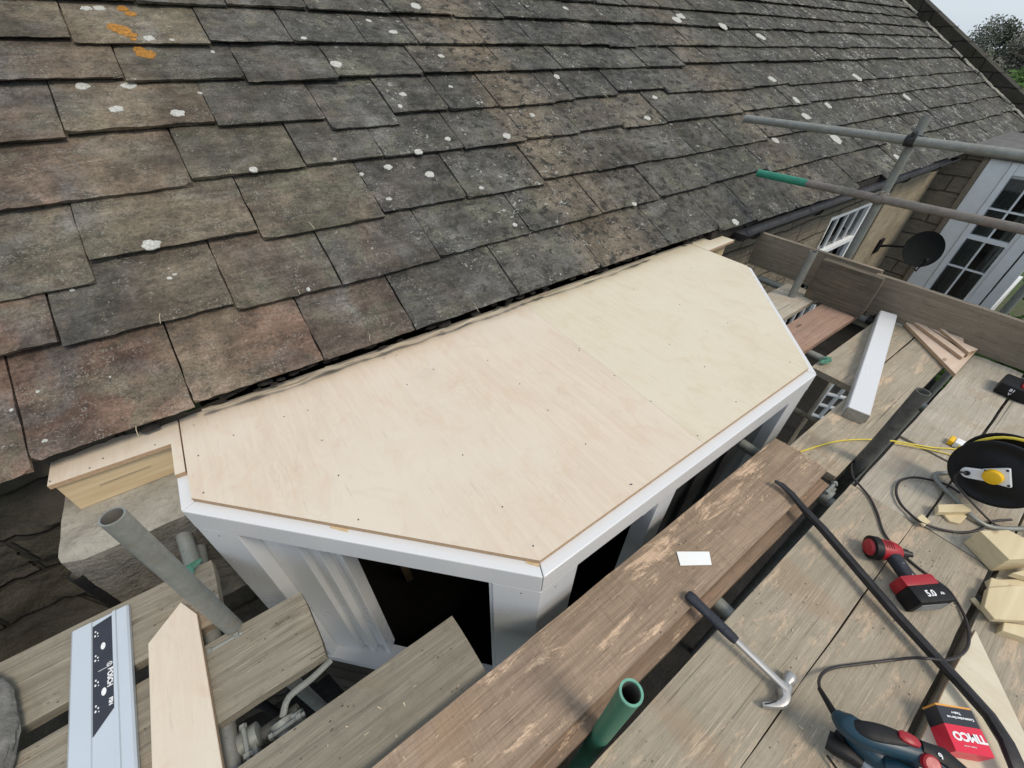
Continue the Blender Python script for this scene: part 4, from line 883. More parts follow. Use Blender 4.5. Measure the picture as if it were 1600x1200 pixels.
# wood shavings and chips from the saw --------------------------------------------
bm = bmesh.new(); rs = random.Random(3)
for i in range(120):
    cx, cy, sx_, sy_ = rs.choice([(1.15, -.10, .35, .08), (1.55, -.35, .30, .10), (1.7, -.3, .2, .12), (2.6, -.15, .5, .10), (1.35, .2, .4, .09), (.75, -.3, .3, .1), (1.9, -.55, .3, .08), (-.1, .4, .25, .08)])
    x, y = cx+rs.gauss(0, 1)*sx_*.6, cy+rs.gauss(0, 1)*sy_*.6
    onbig = .105 < y < .315 and x < 1.74; z0 = (D+.0405 if onbig else D+.001)
    if not onbig and not (-.21 < y < 0 or -.43 < y < -.225 or -.68 < y < -.47 or (.07 < y < .26 and x > 1.8) or (.315 < y < .52 and x < .15)): continue
    if y > .6 or (x < .2 and y > .3 and y < .31): continue
    l, w_, t = rs.uniform(.002, .007), rs.uniform(.0006, .002), rs.random()*6.28; u1 = V((math.cos(t), math.sin(t), 0)); u2 = V((-u1.y, u1.x, 0)); p = V((x, y, z0)); cu = rs.uniform(0, .004)
    vs_ = [bm.verts.new(p+u1*l*k+u2*w_*j+V((0, 0, cu*(k*k)+.0004))) for k, j in ((-1, -1), (0, -1), (1, -1), (1, 1), (0, 1), (-1, 1))]
    bm.faces.new((vs_[0], vs_[1], vs_[4], vs_[5])); bm.faces.new((vs_[1], vs_[2], vs_[3], vs_[4]))
tag(done('wood_shavings', bm, 'straw'), kind='stuff')
# crowbar --------------------------------------------------------------------
pts = [atz(1211, 752, -1.350), atz(1222, 758, -1.355), atz(1237, 772, -1.360), atz(1250, 788, -1.364), atz(1262, 802, -1.367), atz(1285, 826, -1.368), atz(1340, 890, -1.377), atz(1400, 960, -1.385), atz(1450, 1014, -1.385), atz(1500, 1068, -1.380), atz(1545, 1118, -1.372), atz(1572, 1160, -1.365), atz(1592, 1205, -1.365), atz(1606, 1240, -1.37)]
wd = [(.008, .004), (.013, .006), (.0135, .009), (.013, .010), (.0135, .0125)]+[(.0145, .0145)]*5+[(.0145, .0145), (.017, .013), (.021, .010), (.024, .006)]
bm = bmesh.new(); sweep(bm, pts, wd, n=8, ex=2.4)
tag(done('crowbar', bm, 'iron', smooth=True, loc=atz(1400, 960, D), angle=25), 'long black iron crowbar lying diagonally across the boards', 'crowbar')
# cordless driver --------------------------------------------------------------
dr = empty('cordless_driver', (1.5, -.28, D), 'red and black cordless driver lying on its side with its battery towards the camera', 'power tool')
hc = V((1.505, -.160, D+.041)); ha = V((.055, -.060, .0)).normalized()
bm = bmesh.new(); lathe(bm, hc-V((.004, -.004, 0)), ha, [(-.004, .014), (0, .031), (.004, .0355), (.058, .0355), (.076, .030), (.088, .023)], n=30); mh = done('motor_housing', bm, 'red', dr, smooth=True)
bm = bmesh.new(); lathe(bm, hc, ha, [(-.012, .032), (-.010, .0405), (.012, .0405), (.015, .037)], n=30); done('rubber_ring', bm, 'black', dr, smooth=True)
bm = bmesh.new(); lathe(bm, hc, ha, [(-.022, .008), (-.020, .024), (-.012, .0295), (-.004, .0295)], n=30); done('end_cap', bm, 'red', dr, smooth=True)
bm = bmesh.new(); lathe(bm, hc, ha, [(.088, .016), (.108, .015), (.110, .010), (.122, .010)], n=18); done('chuck', bm, 'iron', dr, smooth=True)
for k in range(4):
    bm = bmesh.new(); p = hc+ha*(.024+.007*k)+V((0, 0, .0345)); sd_ = V((-ha.y, ha.x, 0)); sweep(bm, [p-sd_*.014-V((0, 0, .0015)), p+V((0, 0, .0012)), p+sd_*.014-V((0, 0, .0015))], (.0013, .0013), n=6); done('vent_slot', bm, 'black', mh)
hb = V((1.474, -.290, D+.0405)); h0 = hc+ha*.042
bm = bmesh.new(); pa = smoothpath([h0+V((0, -.01, 0)), h0.lerp(hb, .35)+V((0, 0, .004)), h0.lerp(hb, .7), hb], 4); n_ = len(pa)
sweep(bm, pa, [(.026-.005*math.sin(math.pi*i/(n_-1)), .0215) for i in range(n_)], n=16, ex=2.6); hd_ = done('handle', bm, 'rubber', dr, smooth=True)
bm = bmesh.new(); sweep(bm, [h0+V((.034, -.024, .0)), h0.lerp(hb, .38)+V((.030, 0, 0))], (.009, .010), n=10, ex=3); done('trigger', bm, 'red', dr, smooth=True)
bd = (hb-h0).normalized(); bx = V((-bd.y, bd.x, 0)).normalized()     # bx along the battery's long side
for t_2 in (.15, .5, .85):
    bm = bmesh.new(); lathe(bm, h0.lerp(hb, t_2)+V((0, 0, .0195+.003*(1-abs(t_2-.5)))), (0, 0, 1), [(0, .0035), (.0015, .003)], n=10); done('screw', bm, 'steel', hd_)
def bmx(o): return Matrix(((bx.x, bd.x, 0, o.x), (bx.y, bd.y, 0, o.y), (0, 0, 1, o.z), (0, 0, 0, 1)))
bm = bmesh.new(); box(bm, -.060, .056, -.014, .022, -.034, .034, M4=bmx(hb), bev=.009); done('base_shoe', bm, 'red', dr, smooth=True)
bm = bmesh.new(); box(bm, -.062, .060, .020, .076, -.0395, .038, M4=bmx(hb), bev=.010); bat = done('battery', bm, 'black', dr, smooth=True)
bm = bmesh.new(); box(bm, -.048, .046, .060, .0775, -.030, .018, M4=bmx(hb), bev=.004); done('battery_side', bm, 'greyplastic', bat, smooth=True)
bm = bmesh.new(); box(bm, -.046, .038, .026, .030, .0375, .0395, M4=bmx(hb), bev=.0008); done('latch_rib', bm, 'black', bat)
text('lettering', '5.0', hb+bd*.050+bx*(-.008)+V((0, 0, .0388)), bx, bd*-1, .026, 'white', bat, .0008)
text('lettering', 'Ah', hb+bd*.052+bx*(.030)+V((0, 0, .0388)), bx, bd*-1, .011, 'white', bat, .0003)
# spare battery at the right edge
sb = empty('spare_battery', (3.25, -.24, D), 'red and black spare tool battery at the right edge, on the bleached boards', 'battery')
bm = bmesh.new(); box(bm, 3.08, 3.22, -.300, -.165, D+.001, D+.068, bev=.012); done('case', bm, 'black', sb, smooth=True)
bm = bmesh.new(); box(bm, 3.10, 3.24, -.330, -.235, D+.010, D+.082, bev=.012); done('red_shell', bm, 'red', sb, smooth=True)
text('lettering', '18', V((3.0795, -.222, D+.046)), (0, 1, 0), (0, 0, 1), .022, 'white', sb, .0006)
text('lettering', 'V', V((3.0795, -.222, D+.024)), (0, 1, 0), (0, 0, 1), .018, 'white', sb, .0006)
# cables ---------------------------------------------------------------------
def cable(name, uvz, mat, r, label, cat='cable'):
    bm = bmesh.new(); sweep(bm, smoothpath([atz(*p) for p in uvz], 8), (r, r), n=8)
    return tag(done(name, bm, mat, smooth=True, loc=atz(*uvz[0])), label, cat)
zc = D+.006
cable('power_cable', [(1349, 690, -1.47), (1337, 705, -1.45), (1331, 725, -1.43), (1333, 745, zc), (1343, 758, zc), (1358, 776, zc), (1370, 800, zc), (1380, 830, zc), (1396, 852, zc), (1425, 879, zc), (1455, 902, zc), (1480, 920, zc), (1496, 942, zc), (1508, 965, zc), (1514, 990, zc), (1512, 1010, zc+.012), (1500, 1024, zc+.022), (1478, 1031, zc+.035), (1450, 1029, -1.362), (1425, 1028, -1.385), (1390, 1032, zc), (1340, 1038, zc), (1305, 1043, zc), (1288, 1050, zc+.01), (1280, 1062, zc+.03), (1281, 1076, -1.36), (1286, 1087, -1.34), (1292, 1097, -1.32)], 'cable', .0042, 'black power cable of the jigsaw, winding past the red driver')
cable('power_cable', [(1500, 770, zc+.01), (1478, 757, zc), (1450, 749, zc), (1425, 746, zc), (1406, 752, zc), (1400, 768, zc), (1407, 787, zc), (1422, 803, zc), (1437, 815, zc+.012), (1453, 822, zc+.01), (1478, 829, zc), (1505, 832, zc), (1530, 828, zc), (1552, 815, zc+.01), (1580, 812, zc+.01)], 'cable', .0048, 'black cable looping out from the cable reel')
cable('extension_cable', [(1250, 706, zc), (1275, 698, zc), (1305, 690, zc), (1335, 687, zc), (1365, 687, zc+.01), (1395, 689, zc), (1425, 694, zc), (1455, 699, zc), (1485, 701, zc), (1500, 702, zc)], 'yellow', .0034, 'thin yellow cable running behind the dark upright tube')
cable('extension_cable', [(1398, 692, zc), (1425, 697, zc), (1455, 703, zc), (1480, 709, zc), (1500, 716, zc)], 'yellow', .003, 'second yellow strand below the thin yellow cable by the reel')
# cable reel -----------------------------------------------------------------
RC = V((2.067, -.292, -1.236)); rl_ = empty('cable_reel', (2.12, -.29, D), 'black cable reel with yellow cable and a white plate carrying a yellow socket', 'cable reel')
ax = V((-1, .12, .12)).normalized()
def flange(c, nm): bm = bmesh.new(); lathe(bm, c, ax, [(-.004, .122), (0, .131), (.006, .131), (.009, .126), (.006, .114), (.002, .108), (.002, .078), (.006, .072), (.006, .01)], n=56); return done(nm, bm, 'black', rl_, smooth=True, angle=50)
flange(RC, 'flange'); flange(RC-ax*.11, 'flange')
bm = bmesh.new(); lathe(bm, RC-ax*.108, ax, [(0, .062), (.106, .062)], n=40); done('drum', bm, 'black', rl_, smooth=True)
s_, u_ = frame_of(ax); bm = bmesh.new(); pp = []
for i in range(420):
    t = i/420*2*math.pi*13; lay = i//140; k_ = (i % 140)/140; k_ = k_ if lay % 2 == 0 else 1-k_; rr = .070+.011*lay+.002*noise.noise(V((i*.3, 0, 0))); c_ = RC-ax*(.010+.088*k_)
    pp.append(c_+s_*(rr*math.cos(t))+u_*(rr*math.sin(t)))
sweep(bm, pp, (.0055, .0055), n=7); done('wound_cable', bm, 'yellow', rl_, smooth=True)
bm = bmesh.new(); pp = []
for i in range(64):
    t = i/64*2*math.pi*1.7+2.0; rr = .125+.014*math.sin(i*.21); pp.append(RC-ax*(.030+.05*math.sin(i*.13)**2)+s_*(rr*math.cos(t))+u_*(rr*math.sin(t)*.96))
sweep(bm, pp, (.0055, .0055), n=7); done('loose_loop', bm, 'yellow', rl_, smooth=True)
y_, z_ = V((0, 1, 0)), V((0, 0, 1))
pl = [V((2.047, a_, b_)) for a_, b_ in ((-.212, -1.268), (-.213, -1.285), (-.228, -1.294), (-.262, -1.272), (-.320, -1.268), (-.334, -1.240), (-.300, -1.158), (-.255, -1.166), (-.240, -1.212), (-.225, -1.245))]
# white plate: lobe on the left, square on the right, in the flange's plane
def fl(a_, b_, h=0.): return RC+ax*(.014+h)+s_*a_+u_*b_
sgn = 1 if s_.y > 0 else -1
def plate(pts, h0, h1, mat, nm, par):
    bm = bmesh.new(); lo = [bm.verts.new(fl(sgn*a_, b_, h0)) for a_, b_ in pts]; hi = [bm.verts.new(fl(sgn*a_, b_, h1)) for a_, b_ in pts]; bm.faces.new(lo[::-1]); bm.faces.new(hi)
    for k in range(len(pts)): bm.faces.new((lo[k], lo[(k+1) % len(pts)], hi[(k+1) % len(pts)], hi[k]))
    o = done(nm, bm, mat, par); b_ = o.modifiers.new('b', 'BEVEL'); b_.width = .003; b_.segments = 2; return o
rotp = lambda pts, t: [(a_*math.cos(t)-b_*math.sin(t), a_*math.sin(t)+b_*math.cos(t)) for a_, b_ in pts]
lob = [(.02, .022), (.03, .018), (.062, .018)]+[(.064+.020*math.cos(t), -.001+.020*math.sin(t)) for t in [math.pi/2-math.pi*k/8 for k in range(1, 8)]]+[(.062, -.021), (.02, -.024), (-.03, -.034), (-.040, -.034), (-.040, .034), (-.03, .034)]
pt_ = plate(rotp([(1.06*a_, 1.06*b_) for a_, b_ in lob], -.62), 0, .014, 'white', 'socket_plate', rl_)
bm = bmesh.new(); lathe(bm, fl(0, 0, .012), ax, [(0, .0275), (.016, .0275), (.022, .025), (.024, .020)], n=26); done('socket', bm, 'yellowp', pt_, smooth=True)
bm = bmesh.new(); c2 = rotp([(.068, 0)], -.62)[0]; lathe(bm, fl(sgn*c2[0], c2[1], .012), ax, [(0, .009), (.012, .008)], n=14)
done('gland', bm, 'black', pt_, smooth=True)
for a_, b_ in rotp([(-.036, .029), (-.036, -.029), (.019, .019)], -.62):
    bm = bmesh.new(); lathe(bm, fl(sgn*a_, b_, .0135), ax, [(0, .0042), (.002, .0042)], n=10); done('screw', bm, 'black', pt_, smooth=True)
bm = bmesh.new()
fr = [atz(1600, 740, -1.41), atz(1540, 738, -1.41), atz(1475, 739, -1.41), atz(1461, 742, -1.408), atz(1464, 752, -1.406), atz(1488, 776, -1.40), atz(1512, 800, -1.40), atz(1530, 815, -1.405), atz(1552, 824, -1.408), atz(1600, 826, -1.408), atz(1640, 822, -1.408)]
sweep(bm, smoothpath(fr, 5), (.0085, .0085), n=12); done('stand_tube', bm, 'galv', rl_, smooth=True)
bm = bmesh.new(); pr_ = [RC-ax*.12, RC-ax*.14+V((0, 0, -.08)), RC-ax*.14+V((0, .0, -.165))]; sweep(bm, pr_, (.012, .009), n=10); sweep(bm, [RC-ax*.12, RC+ax*.006], (.012, .012), n=12); done('axle', bm, 'galv', rl_, smooth=True)
bm = bmesh.new(); sweep(bm, smoothpath([fl(sgn*c2[0], c2[1], .022), fl(sgn*.072, -.05, .03), fl(sgn*.05, -.10, .02), atz(1545, 812, D+.03), atz(1562, 822, D+.012)], 6), (.0042, .0042), n=8); done('outlet_lead', bm, 'cable', rl_, smooth=True)
# small plug behind the reel's rim
p = atz(1492, 697, D+.0); bm = bmesh.new(); box(bm, p.x-.02, p.x+.03, p.y-.03, p.y+.012, D+.002, D+.030, bev=.006); pg = tag(done('cable_plug', bm, 'white', smooth=True, loc=(p.x, p.y, D)), 'small white and yellow plug tucked behind the left rim of the cable reel', 'plug')
bm = bmesh.new(); box(bm, p.x-.022, p.x+.03, p.y+.013, p.y+.032, D+.004, D+.028, bev=.006); done('plug_collar', bm, 'yellowp', pg, smooth=True)
# white post offcut -----------------------------------------------------------
wp = empty('post_offcut', atz(1340, 650, D), 'long white upvc post offcut with a beige cut end, lying across the boards', 'post offcut')
e0, e1 = atz(1338, 648, D+.04), atz(1386, 493, D+.042); d_ = (e1-e0).normalized(); s2 = V((d_.y, -d_.x, 0)).normalized(); 
wW = .047
prof = [(-wW, -.031), (wW*.72, -.031), (wW*.86, -.022), (wW, -.020), (wW, .026), (wW*.92, .031), (-wW*.9, .031), (-wW, .026), (-wW, -.0)]
bm = bmesh.new(); a_ = [bm.verts.new(V((e0.x, e0.y, D+.033))+s2*x+V((0, 0, z))) for x, z in prof]; b_ = [bm.verts.new(V((e1.x, e1.y, D+.033))+s2*x+V((0, 0, z))) for x, z in prof]
for k in range(len(prof)): bm.faces.new((a_[k], a_[(k+1) % len(prof)], b_[(k+1) % len(prof)], b_[k]))
bm.faces.new(b_); done('sleeve', bm, 'pvc', wp)
bm = bmesh.new(); q = V((e0.x, e0.y, D+.033)); a_ = [bm.verts.new(q+s2*x*.95-d_*.004+V((0, 0, z*.95))) for x, z in prof]; b_ = [bm.verts.new(q+s2*x*.95+d_*.05+V((0, 0, z*.95))) for x, z in prof]
for k in range(len(prof)): bm.faces.new((a_[k], a_[(k+1) % len(prof)], b_[(k+1) % len(prof)], b_[k]))
bm.faces.new(a_); done('core', bm, 'pad', wp)
# moulding strips by the toe board ---------------------------------------------
zm = D+.004
q = [atz(u, v, zm+.02) for u, v in ((1415, 505), (1424, 499), (1528, 546), (1493, 585))]
slab('moulding_offcut', q, zm, zm+.022, ('moulding', 'plyedge'), 'widest pale timber moulding offcut, at the bottom of the small stack by the toe board', 'timber offcut').__setitem__('group', 'moulding offcuts by the toe board')
for n_, (pts_, z0) in enumerate((([(1424, 500), (1431, 498), (1511, 551), (1504, 559)], .022), ([(1434, 501), (1452, 506), (1522, 548), (1512, 555)], .022), ([(1456, 503), (1462, 505), (1520, 548), (1514, 551)], .040))):
    q = [atz(u, v, zm+z0+.018) for u, v in pts_]
    o = slab('moulding_offcut', q, zm+z0+.0015, zm+z0+.020, ('moulding', 'plyedge'), ('thin pale moulding strip on the left of the stack by the toe board', 'middle pale moulding strip in the stack by the toe board', 'topmost narrow moulding strip leaning on the toe board')[n_], 'timber offcut'); o['group'] = 'moulding offcuts by the toe board'
q = [atz(u, v, zm+.05) for u, v in ((1475, 514), (1505, 527), (1506, 536), (1528, 546), (1520, 549))]
slab('moulding_offcut', q, zm+.0225, zm+.052, ('moulding', 'plyedge'), 'notched pale offcut against the toe board at the right of the moulding stack', 'timber offcut')['group'] = 'moulding offcuts by the toe board'
# block offcuts -----------------------------------------------------------------
def block(topuv, z0, z1, label, mat='offcut', tiltf=None):
    q = [atz(u, v, z1) for u, v in topuv]; o = slab('wood_block', q, z0, z1, (mat,), label, 'wood block', tiltf); o['group'] = 'wood block offcuts'; return o
block(((1531, 829), (1576, 828), (1612, 846), (1625, 872), (1577, 874)), D+.001, D+.085, 'largest pale wood block offcut, right of the driver at the picture edge')
block(((1545, 918), (1596, 914), (1612, 925), (1610, 970), (1554, 967), (1538, 948)), D+.024, D+.045, 'flat pale wood offcut lying below the largest block')
block(((1545, 905), (1600, 905), (1640, 915), (1640, 950), (1560, 946)), D+.001, D+.023, 'thin offcut underneath the flat pale wood piece')
block(((1569, 972), (1610, 978), (1612, 1000), (1566, 985)), D+.001, D+.03, 'small wood offcut below the flat pale piece at the right edge')
block(((1466, 788), (1515, 787), (1518, 799), (1466, 800)), D+.012, D+.034, 'pale rectangular offcut next to the grey stand of the cable reel')
block(((1473, 802), (1516, 803), (1500, 818), (1484, 814)), D+.0005, D+.011, 'thin splintered offcut in front of the reel stand')
block(((1433, 808), (1441, 803), (1455, 815), (1444, 822)), D+.0115, D+.022, 'tiny square wood chip on the joint line left of the big blocks')
block(((1517, 935), (1524, 933), (1538, 950), (1534, 953)), D+.001, D+.010, 'sliver of wood over the joint beside the flat pale offcut')
block(((1582, 895), (1620, 885), (1640, 900), (1640, 912)), D+.026, D+.05, 'wood offcut peeping out behind the largest block at the right edge')
block(((1549, 902), (1577, 910), (1575, 928), (1543, 925)), D+.0235, D+.03, 'small shaded offcut between the largest block and the flat piece')
# plywood offcut bottom right
q = [(1.495, -.467), (1.251, -.461), (.95, -.463), (.90, -.60), (1.05, -.66), (1.27, -.628)]
slab('plywood_offcut', [(a_, b_) for a_, b_ in q], D+.002, D+.012, ('ply_b', 'plyedge'), 'pointed plywood offcut under the crowbar at the bottom right', 'plywood offcut')
# screw box ----------------------------------------------------------------------
sb0 = V((1.055, -.425, 0)); hz = .075
tl, tr, br, bl_ = V((1.058, -.420, 0)), V((1.150, -.488, 0)), V((1.080, -.556, 0)), V((1.012, -.496, 0))
tl, tr = atz(1463, 1101, D+.068), atz(1518, 1110, D+.068); bl_, br = atz(1494, 1172, D+.068), atz(1554, 1183, D+.068)
sx = empty('screw_box', (1.08, -.5, D+.012), 'black and red cardboard box of screws beside the crowbar', 'box')
bz0, bz1 = D+.0135, D+.067
def bxp(a_, b_, z): p = tl.lerp(tr, a_).lerp(bl_.lerp(br, a_), b_); return V((p.x, p.y, z))
def bbx(b0, b1, z0, z1, mat, nm, par=None, g=0.):
    bm = bmesh.new(); q = [bxp(-g, b0, 0), bxp(1+g, b0, 0), bxp(1+g, b1, 0), bxp(-g, b1, 0)]; prism(bm, [(p.x, p.y) for p in q], z0, z1); return done(nm, bm, mat, par or sx)
bbx(.0, .42, bz0, bz1, 'blackcard', 'black_half'); bbx(.4205, 1.02, bz0, bz1+.0006, 'redcard', 'red_half', g=.004); bbx(-.05, -.002, bz0, bz1-.001, 'orangecard', 'orange_flap')
ux_ = (tr-tl).normalized(); uy_ = (bl_-tl).normalized(); un = V((-ux_.y, ux_.x, 0))
uy_ = (uy_-ux_*uy_.dot(ux_)).normalized()
text('lettering', 'TIMCO', bxp(.54, .66, bz1+.0014), -ux_, uy_, .024, 'white', sx, .0012)
text('lettering', 'Construction Screws', bxp(.55, .24, bz1+.0009), -ux_, uy_, .0075, 'white', sx, .0003)
text('lettering', 'Timber', bxp(.48, .13, bz1+.0009), -ux_, uy_, .0075, 'white', sx, .0003)
text('lettering', 'timber screws', bxp(.45, .87, bz1+.0014), -ux_, uy_, .005, 'white', sx)
# jigsaw ---------------------------------------------------------------------------
jg = empty('jigsaw', (.86, -.34, D), 'dark teal jigsaw with red switch and grey base, cut off by the bottom edge', 'power tool')
jp = lambda *uvz: [atz(*p) for p in uvz]
bm = bmesh.new(); sweep(bm, smoothpath(jp((1281, 1077, -1.35), (1290, 1092, -1.325), (1299, 1107, -1.31), (1305, 1116, -1.305)), 3), [(.006+.003*k/9, .006+.003*k/9) for k in range(10)], n=10); done('cord_sleeve', bm, 'black', jg, smooth=True)
bm = bmesh.new(); pa = smoothpath(jp((1305, 1114, -1.305), (1314, 1124, -1.30), (1330, 1137, -1.29), (1352, 1149, -1.283), (1382, 1158, -1.28), (1412, 1167, -1.28), (1445, 1180, -1.28), (1475, 1196, -1.285), (1500, 1215, -1.295), (1520, 1240, -1.31)), 4); n_ = len(pa)
sweep(bm, pa, [(.011+.016*min(1, i/6.), .012+.013*min(1, i/7.)) for i in range(n_)], n=18, ex=2.5); hnd = done('handle', bm, 'teal', jg, smooth=True)
bm = bmesh.new(); pb = smoothpath(jp((1335, 1134, -1.272), (1355, 1141, -1.262), (1385, 1148, -1.258), (1415, 1157, -1.258)), 4)
sweep(bm, pb, [(.013+.007*math.sin(math.pi*i/(len(pb)-1)), .008) for i in range(len(pb))], n=14, ex=2.6); done('rubber_grip', bm, 'black', hnd, smooth=True)
bm = bmesh.new(); c_ = atz(1421, 1155, -1.250); dd = (pa[-10]-pa[-14]).normalized(); sweep(bm, [c_-dd*.022, c_-dd*.016, c_, c_+dd*.016, c_+dd*.022], [(.006, .003), (.0115, .006), (.0125, .007), (.0105, .006), (.004, .003)], n=12, ex=3); done('switch', bm, 'red', hnd, smooth=True)
bm = bmesh.new(); pb = jp((1440, 1166, -1.256), (1475, 1183, -1.258), (1505, 1208, -1.27)); sweep(bm, pb, [(.012, .006), (.020, .008), (.018, .008)], n=12, ex=2.6); done('top_pad', bm, 'black', hnd, smooth=True)
bm = bmesh.new(); c_ = atz(1452, 1193, -1.262); lathe(bm, c_, V((-.3, -.2, 1)), [(0, .019), (.010, .018), (.013, .014)], n=20); done('speed_dial', bm, 'red', hnd, smooth=True)
text('lettering', '6', atz(1470, 1181, -1.2475), (-1, .5, 0), (-.5, -1, 0), .016, 'white', hnd, .0003)
bm = bmesh.new(); pc = smoothpath(jp((1325, 1142, -1.325), (1345, 1160, -1.34), (1372, 1178, -1.345), (1405, 1200, -1.345), (1440, 1232, -1.34)), 4)
sweep(bm, pc, [(.014+.018*min(1, i/6.), .016+.014*min(1, i/6.)) for i in range(len(pc))], n=16, ex=2.6); done('motor_housing', bm, 'teal', jg, smooth=True)
bm = bmesh.new(); c_ = atz(1378, 1166, -1.316); box(bm, -.022, .022, -.013, .013, -.003, .003, M4=Matrix.Translation(c_) @ Matrix.Rotation(-.75, 4, 'Z'), bev=.002); done('rating_plate', bm, 'greyplastic', jg)
bm = bmesh.new(); sweep(bm, jp((1293, 1155, -1.375), (1305, 1163, -1.37), (1330, 1178, -1.37), (1345, 1190, -1.37)), [(.022, .017), (.024, .019), (.022, .018), (.018, .015)], n=16, ex=3); done('dust_port', bm, 'black', jg, smooth=True)
bm = bmesh.new(); sweep(bm, jp((1305, 1143, -1.35), (1318, 1156, -1.345)), (.005, .008), n=8, ex=4); sweep(bm, jp((1292, 1180, -1.405), (1310, 1205, -1.405)), (.003, .003), n=8); done('lever', bm, 'black', jg, smooth=True)
bm = bmesh.new(); sweep(bm, jp((1336, 1178, -1.378), (1355, 1192, -1.378), (1390, 1225, -1.378)), [(.017, .018), (.024, .020), (.026, .020)], n=14, ex=3.4); done('gear_housing', bm, 'greyplastic', jg, smooth=True)
bm = bmesh.new(); q = jp((1315, 1185, D), (1345, 1175, D), (1440, 1240, D), (1400, 1275, D)); prism(bm, [(p.x, p.y) for p in q], D+.003, D+.008); done('base_plate', bm, 'greyplastic', jg)
bm = bmesh.new(); sweep(bm, jp((1386, 1195, -1.325), (1405, 1200, -1.31), (1430, 1215, -1.30)), (.020, .016), n=12); done('gear_cover', bm, 'teal', jg, smooth=True)
# rough concrete lump lower left -----------------------------------------------------
bm = bmesh.new(); bmesh.ops.create_icosphere(bm, subdivisions=5, radius=1)
for v in bm.verts:
    v.co = v.co*(1+.10*noise.noise(v.co*1.7)+.03*noise.noise(v.co*6)+.012*noise.noise(v.co*22)); v.co = V((v.co.x*.16-1.035, v.co.y*.25+.915, max(v.co.z*.05, -.02)+D+.02))
tag(done('concrete_lump', bm, 'concrete', smooth=True, loc=(-1.01, .965, D)), 'rough grey lump at the far left edge, on the mossy boards', 'stone')
# satellite dish ------------------------------------------------------------------------
DC = V((7.9, 1.187, -2.183)); dish = empty('satellite_dish', (8.0, 1.685, -2.32), 'black mesh satellite dish on a bent arm beside the white sash window', 'satellite dish')
dax = V((-.80, -.42, .42)).normalized(); s_, u_ = frame_of(dax); bm = bmesh.new(); n = 40; A2 = []
RD = .238
for i in range(9):
    r_ = RD*i/8; zf = (r_/RD)**2*.055
    A2.append([[bm.verts.new(DC+dax*(zf+o_)+s_*(r_*.94*math.cos(2*math.pi*k/n))+u_*(r_*math.sin(2*math.pi*k/n))) for k in range(n)] for o_ in (0, -.006)] if i else None)
c0, c1 = bm.verts.new(DC), bm.verts.new(DC-dax*.006)
for k in range(n):
    j = (k+1) % n; bm.faces.new((c0, A2[1][0][k], A2[1][0][j])); bm.faces.new((c1, A2[1][1][j], A2[1][1][k]))
    for i in range(1, 8):
        bm.faces.new((A2[i][0][k], A2[i+1][0][k], A2[i+1][0][j], A2[i][0][j])); bm.faces.new((A2[i][1][j], A2[i+1][1][j], A2[i+1][1][k], A2[i][1][k]))
    bm.faces.new((A2[8][0][k], A2[8][1][k], A2[8][1][j], A2[8][0][j]))
done('reflector', bm, 'darkmesh', dish, smooth=True)
bm = bmesh.new(); sweep(bm, smoothpath([DC-dax*.02, V((8.05, 1.36, -2.24)), V((8.0, 1.52, -2.26)), V((7.95, 1.66, -2.30))], 5), (.018, .018), n=10); box(bm, 7.88, 8.02, 1.655, 1.684, -2.40, -2.20); done('wall_arm', bm, 'black', dish, smooth=True)
lp = DC+dax*.30-u_*.16; bm = bmesh.new(); sweep(bm, [DC-u_*.26+dax*.05, DC-u_*.30+dax*.14, lp], (.009, .009), n=8); done('feed_arm', bm, 'black', dish, smooth=True)
bm = bmesh.new(); lathe(bm, lp, -dax, [(-.03, .018), (0, .024), (.05, .020)], n=14); done('receiver', bm, 'black', dish, smooth=True)
# old sash leaning down below, seen through the gap in the boards ---------------------------
lw = empty('old_sash', atz(1285, 650, -3.6), 'old white sash leaning in the shade below the boards, seen past the bay corner', 'window frame')
g_ = lambda a_, b_: (atz(1266, 646, -3.55).lerp(atz(1296, 655, -3.55), a_)).lerp(atz(1303, 596, -3.0).lerp(atz(1348, 606, -3.0), a_), b_)
bm = bmesh.new()
for a_, b_ in (((0, 0), (1, 0)), ((1, 0), (1, 1)), ((1, 1), (0, 1)), ((0, 1), (0, 0)), ((.5, 0), (.5, 1)), ((0, .33), (1, .33)), ((0, .66), (1, .66))): sweep(bm, [g_(*a_), g_(*b_)], (.022, .022), n=6, ex=5)
done('frame', bm, 'whitepaint', lw)
bm = bmesh.new(); q = [g_(0, 0), g_(1, 0), g_(1, 1), g_(0, 1)]; nn_ = (q[1]-q[0]).cross(q[3]-q[0]).normalized()*.003; a_ = [bm.verts.new(p+nn_) for p in q]; b_ = [bm.verts.new(p-nn_) for p in q]; bm.faces.new(a_); bm.faces.new(b_[::-1])
for k in range(4): bm.faces.new((b_[k], b_[(k+1) % 4], a_[(k+1) % 4], a_[k]))
done('pane', bm, 'lead', lw)
for (u0, v0, u1, v1, zz, lb) in ((1238, 637, 1278, 660, -1.75, 'thin brown rod crossing the gap between the bay corner and the boards'), (1300, 596, 1262, 652, -2.0, 'brown batten running away below the gap by the bay corner'), (1258, 655, 1236, 690, -1.9, 'lower brown batten end in the gap by the bay corner')):
    bm = bmesh.new(); p, q = atz(u0, v0, zz), atz(u1, v1, zz); d_ = (q-p)*.25; sweep(bm, [p-d_, q+d_], (.011, .011), n=8, ex=5); tag(done('batten', bm, 'lath', loc=p), lb, 'batten', 'battens below the scaffold')
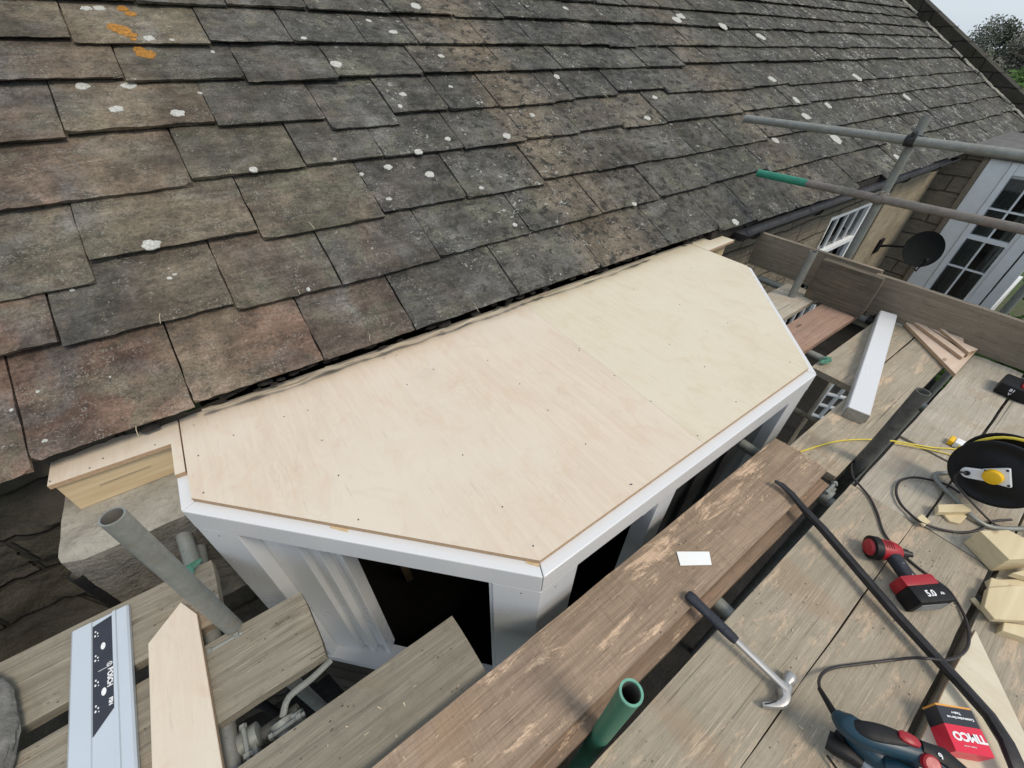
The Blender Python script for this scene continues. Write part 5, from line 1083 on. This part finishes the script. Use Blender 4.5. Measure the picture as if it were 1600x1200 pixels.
# ------------------------------------------------------------------ trees
def tree(x, y, h, rx, mat, label, nleaf=2600, ls=.22, sparse=0., trunk_r=.25, base=.1, sub=0, group='trees beyond the gable'):
    root = empty('tree', (x, y, -3.9), label, 'tree', group); bm = bmesh.new()
    sweep(bm, [(x, y, -3.95), (x+.1, y, -3.9+h*.35), (x, y+.1, -3.9+h*.7)], [(trunk_r, trunk_r), (trunk_r*.7,)*2, (trunk_r*.25,)*2], n=8)
    for k in range(16):
        t = random.random()*6.28; z0 = -3.9+h*random.uniform(.25, .65); L_ = rx*random.uniform(.5, 1.0); up_ = h*random.uniform(.12, .32)
        sweep(bm, [(x, y, z0), (x+math.cos(t)*L_*.5, y+math.sin(t)*L_*.5, z0+up_*.6), (x+math.cos(t)*L_, y+math.sin(t)*L_, z0+up_)], [(trunk_r*.3,)*2, (trunk_r*.16,)*2, (.02, .02)], n=5)
    done('trunk', bm, 'bark', root, smooth=True)
    bm = bmesh.new(); cls = []
    for k in range(34): 
        t, f = random.random()*6.28, random.random()**.5; zz = random.uniform(base, 1); rr = rx*math.sin(math.pi*min(1, .18+.82*zz))**.6
        cls.append((V((x+math.cos(t)*f*rr, y+math.sin(t)*f*rr, -3.9+h*zz)), random.uniform(.18, .34)*rx))
    for i in range(nleaf):
        c_, r_ = random.choice(cls); d_ = V((random.gauss(0, 1), random.gauss(0, 1), random.gauss(0, 1))).normalized()*r_*random.random()**.4; p = c_+d_
        if sparse and random.random() < sparse: continue
        a_ = V((random.gauss(0, 1), random.gauss(0, 1), random.gauss(0, 1))).normalized()*ls*random.uniform(.5, 1.2); b_ = a_.orthogonal().normalized()*ls*.5
        bm.faces.new([bm.verts.new(p+q_) for q_ in (a_, b_, -a_, -b_)])
    done('crown', bm, mat, root)
tree(52, 14.6, 4.2, 3.2, 'leaf_brown', 'brownish tree nearest the slate verge, against the sky', 5200, ls=.13)
tree(60, 13.0, 4.9, 4.2, 'leaf_olive', 'broad dark olive tree in the middle beyond the gable', 11000, ls=.14)
tree(66, 10.2, 5.3, 4.4, 'leaf_olive', 'tallest dark tree at the right edge beyond the gable', 9500, ls=.14)
tree(58, 8.6, 4.4, 4.5, 'leaf_brown', 'low brown bush mass below the tallest tree at the right edge', 9000, ls=.14)
tree(40, 6.3, 2.4, 3.4, 'leaf_green', 'bright green bush at the right edge beside the coping', 7000, ls=.16, base=.05)
tree(70, 21, 5.0, 3.0, 'leaf_brown', 'thin bare tree with few leaves behind the coping', 700, sparse=.3)
tree(75, 3, 6, 6, 'leaf_olive', 'far olive tree out at the right beyond the bay roof', 3000)
for x, y, lb in ((9.2, -1.6, 'dense green shrub in the garden beyond the white sash window'), (8.2, -.9, 'leafy shrub at the right edge, below the handrails')):
    tree(x, y, 2.0, 1.1, 'leaf_green', lb, 4200, ls=.06, trunk_r=.05, base=.05, group='garden shrubs')
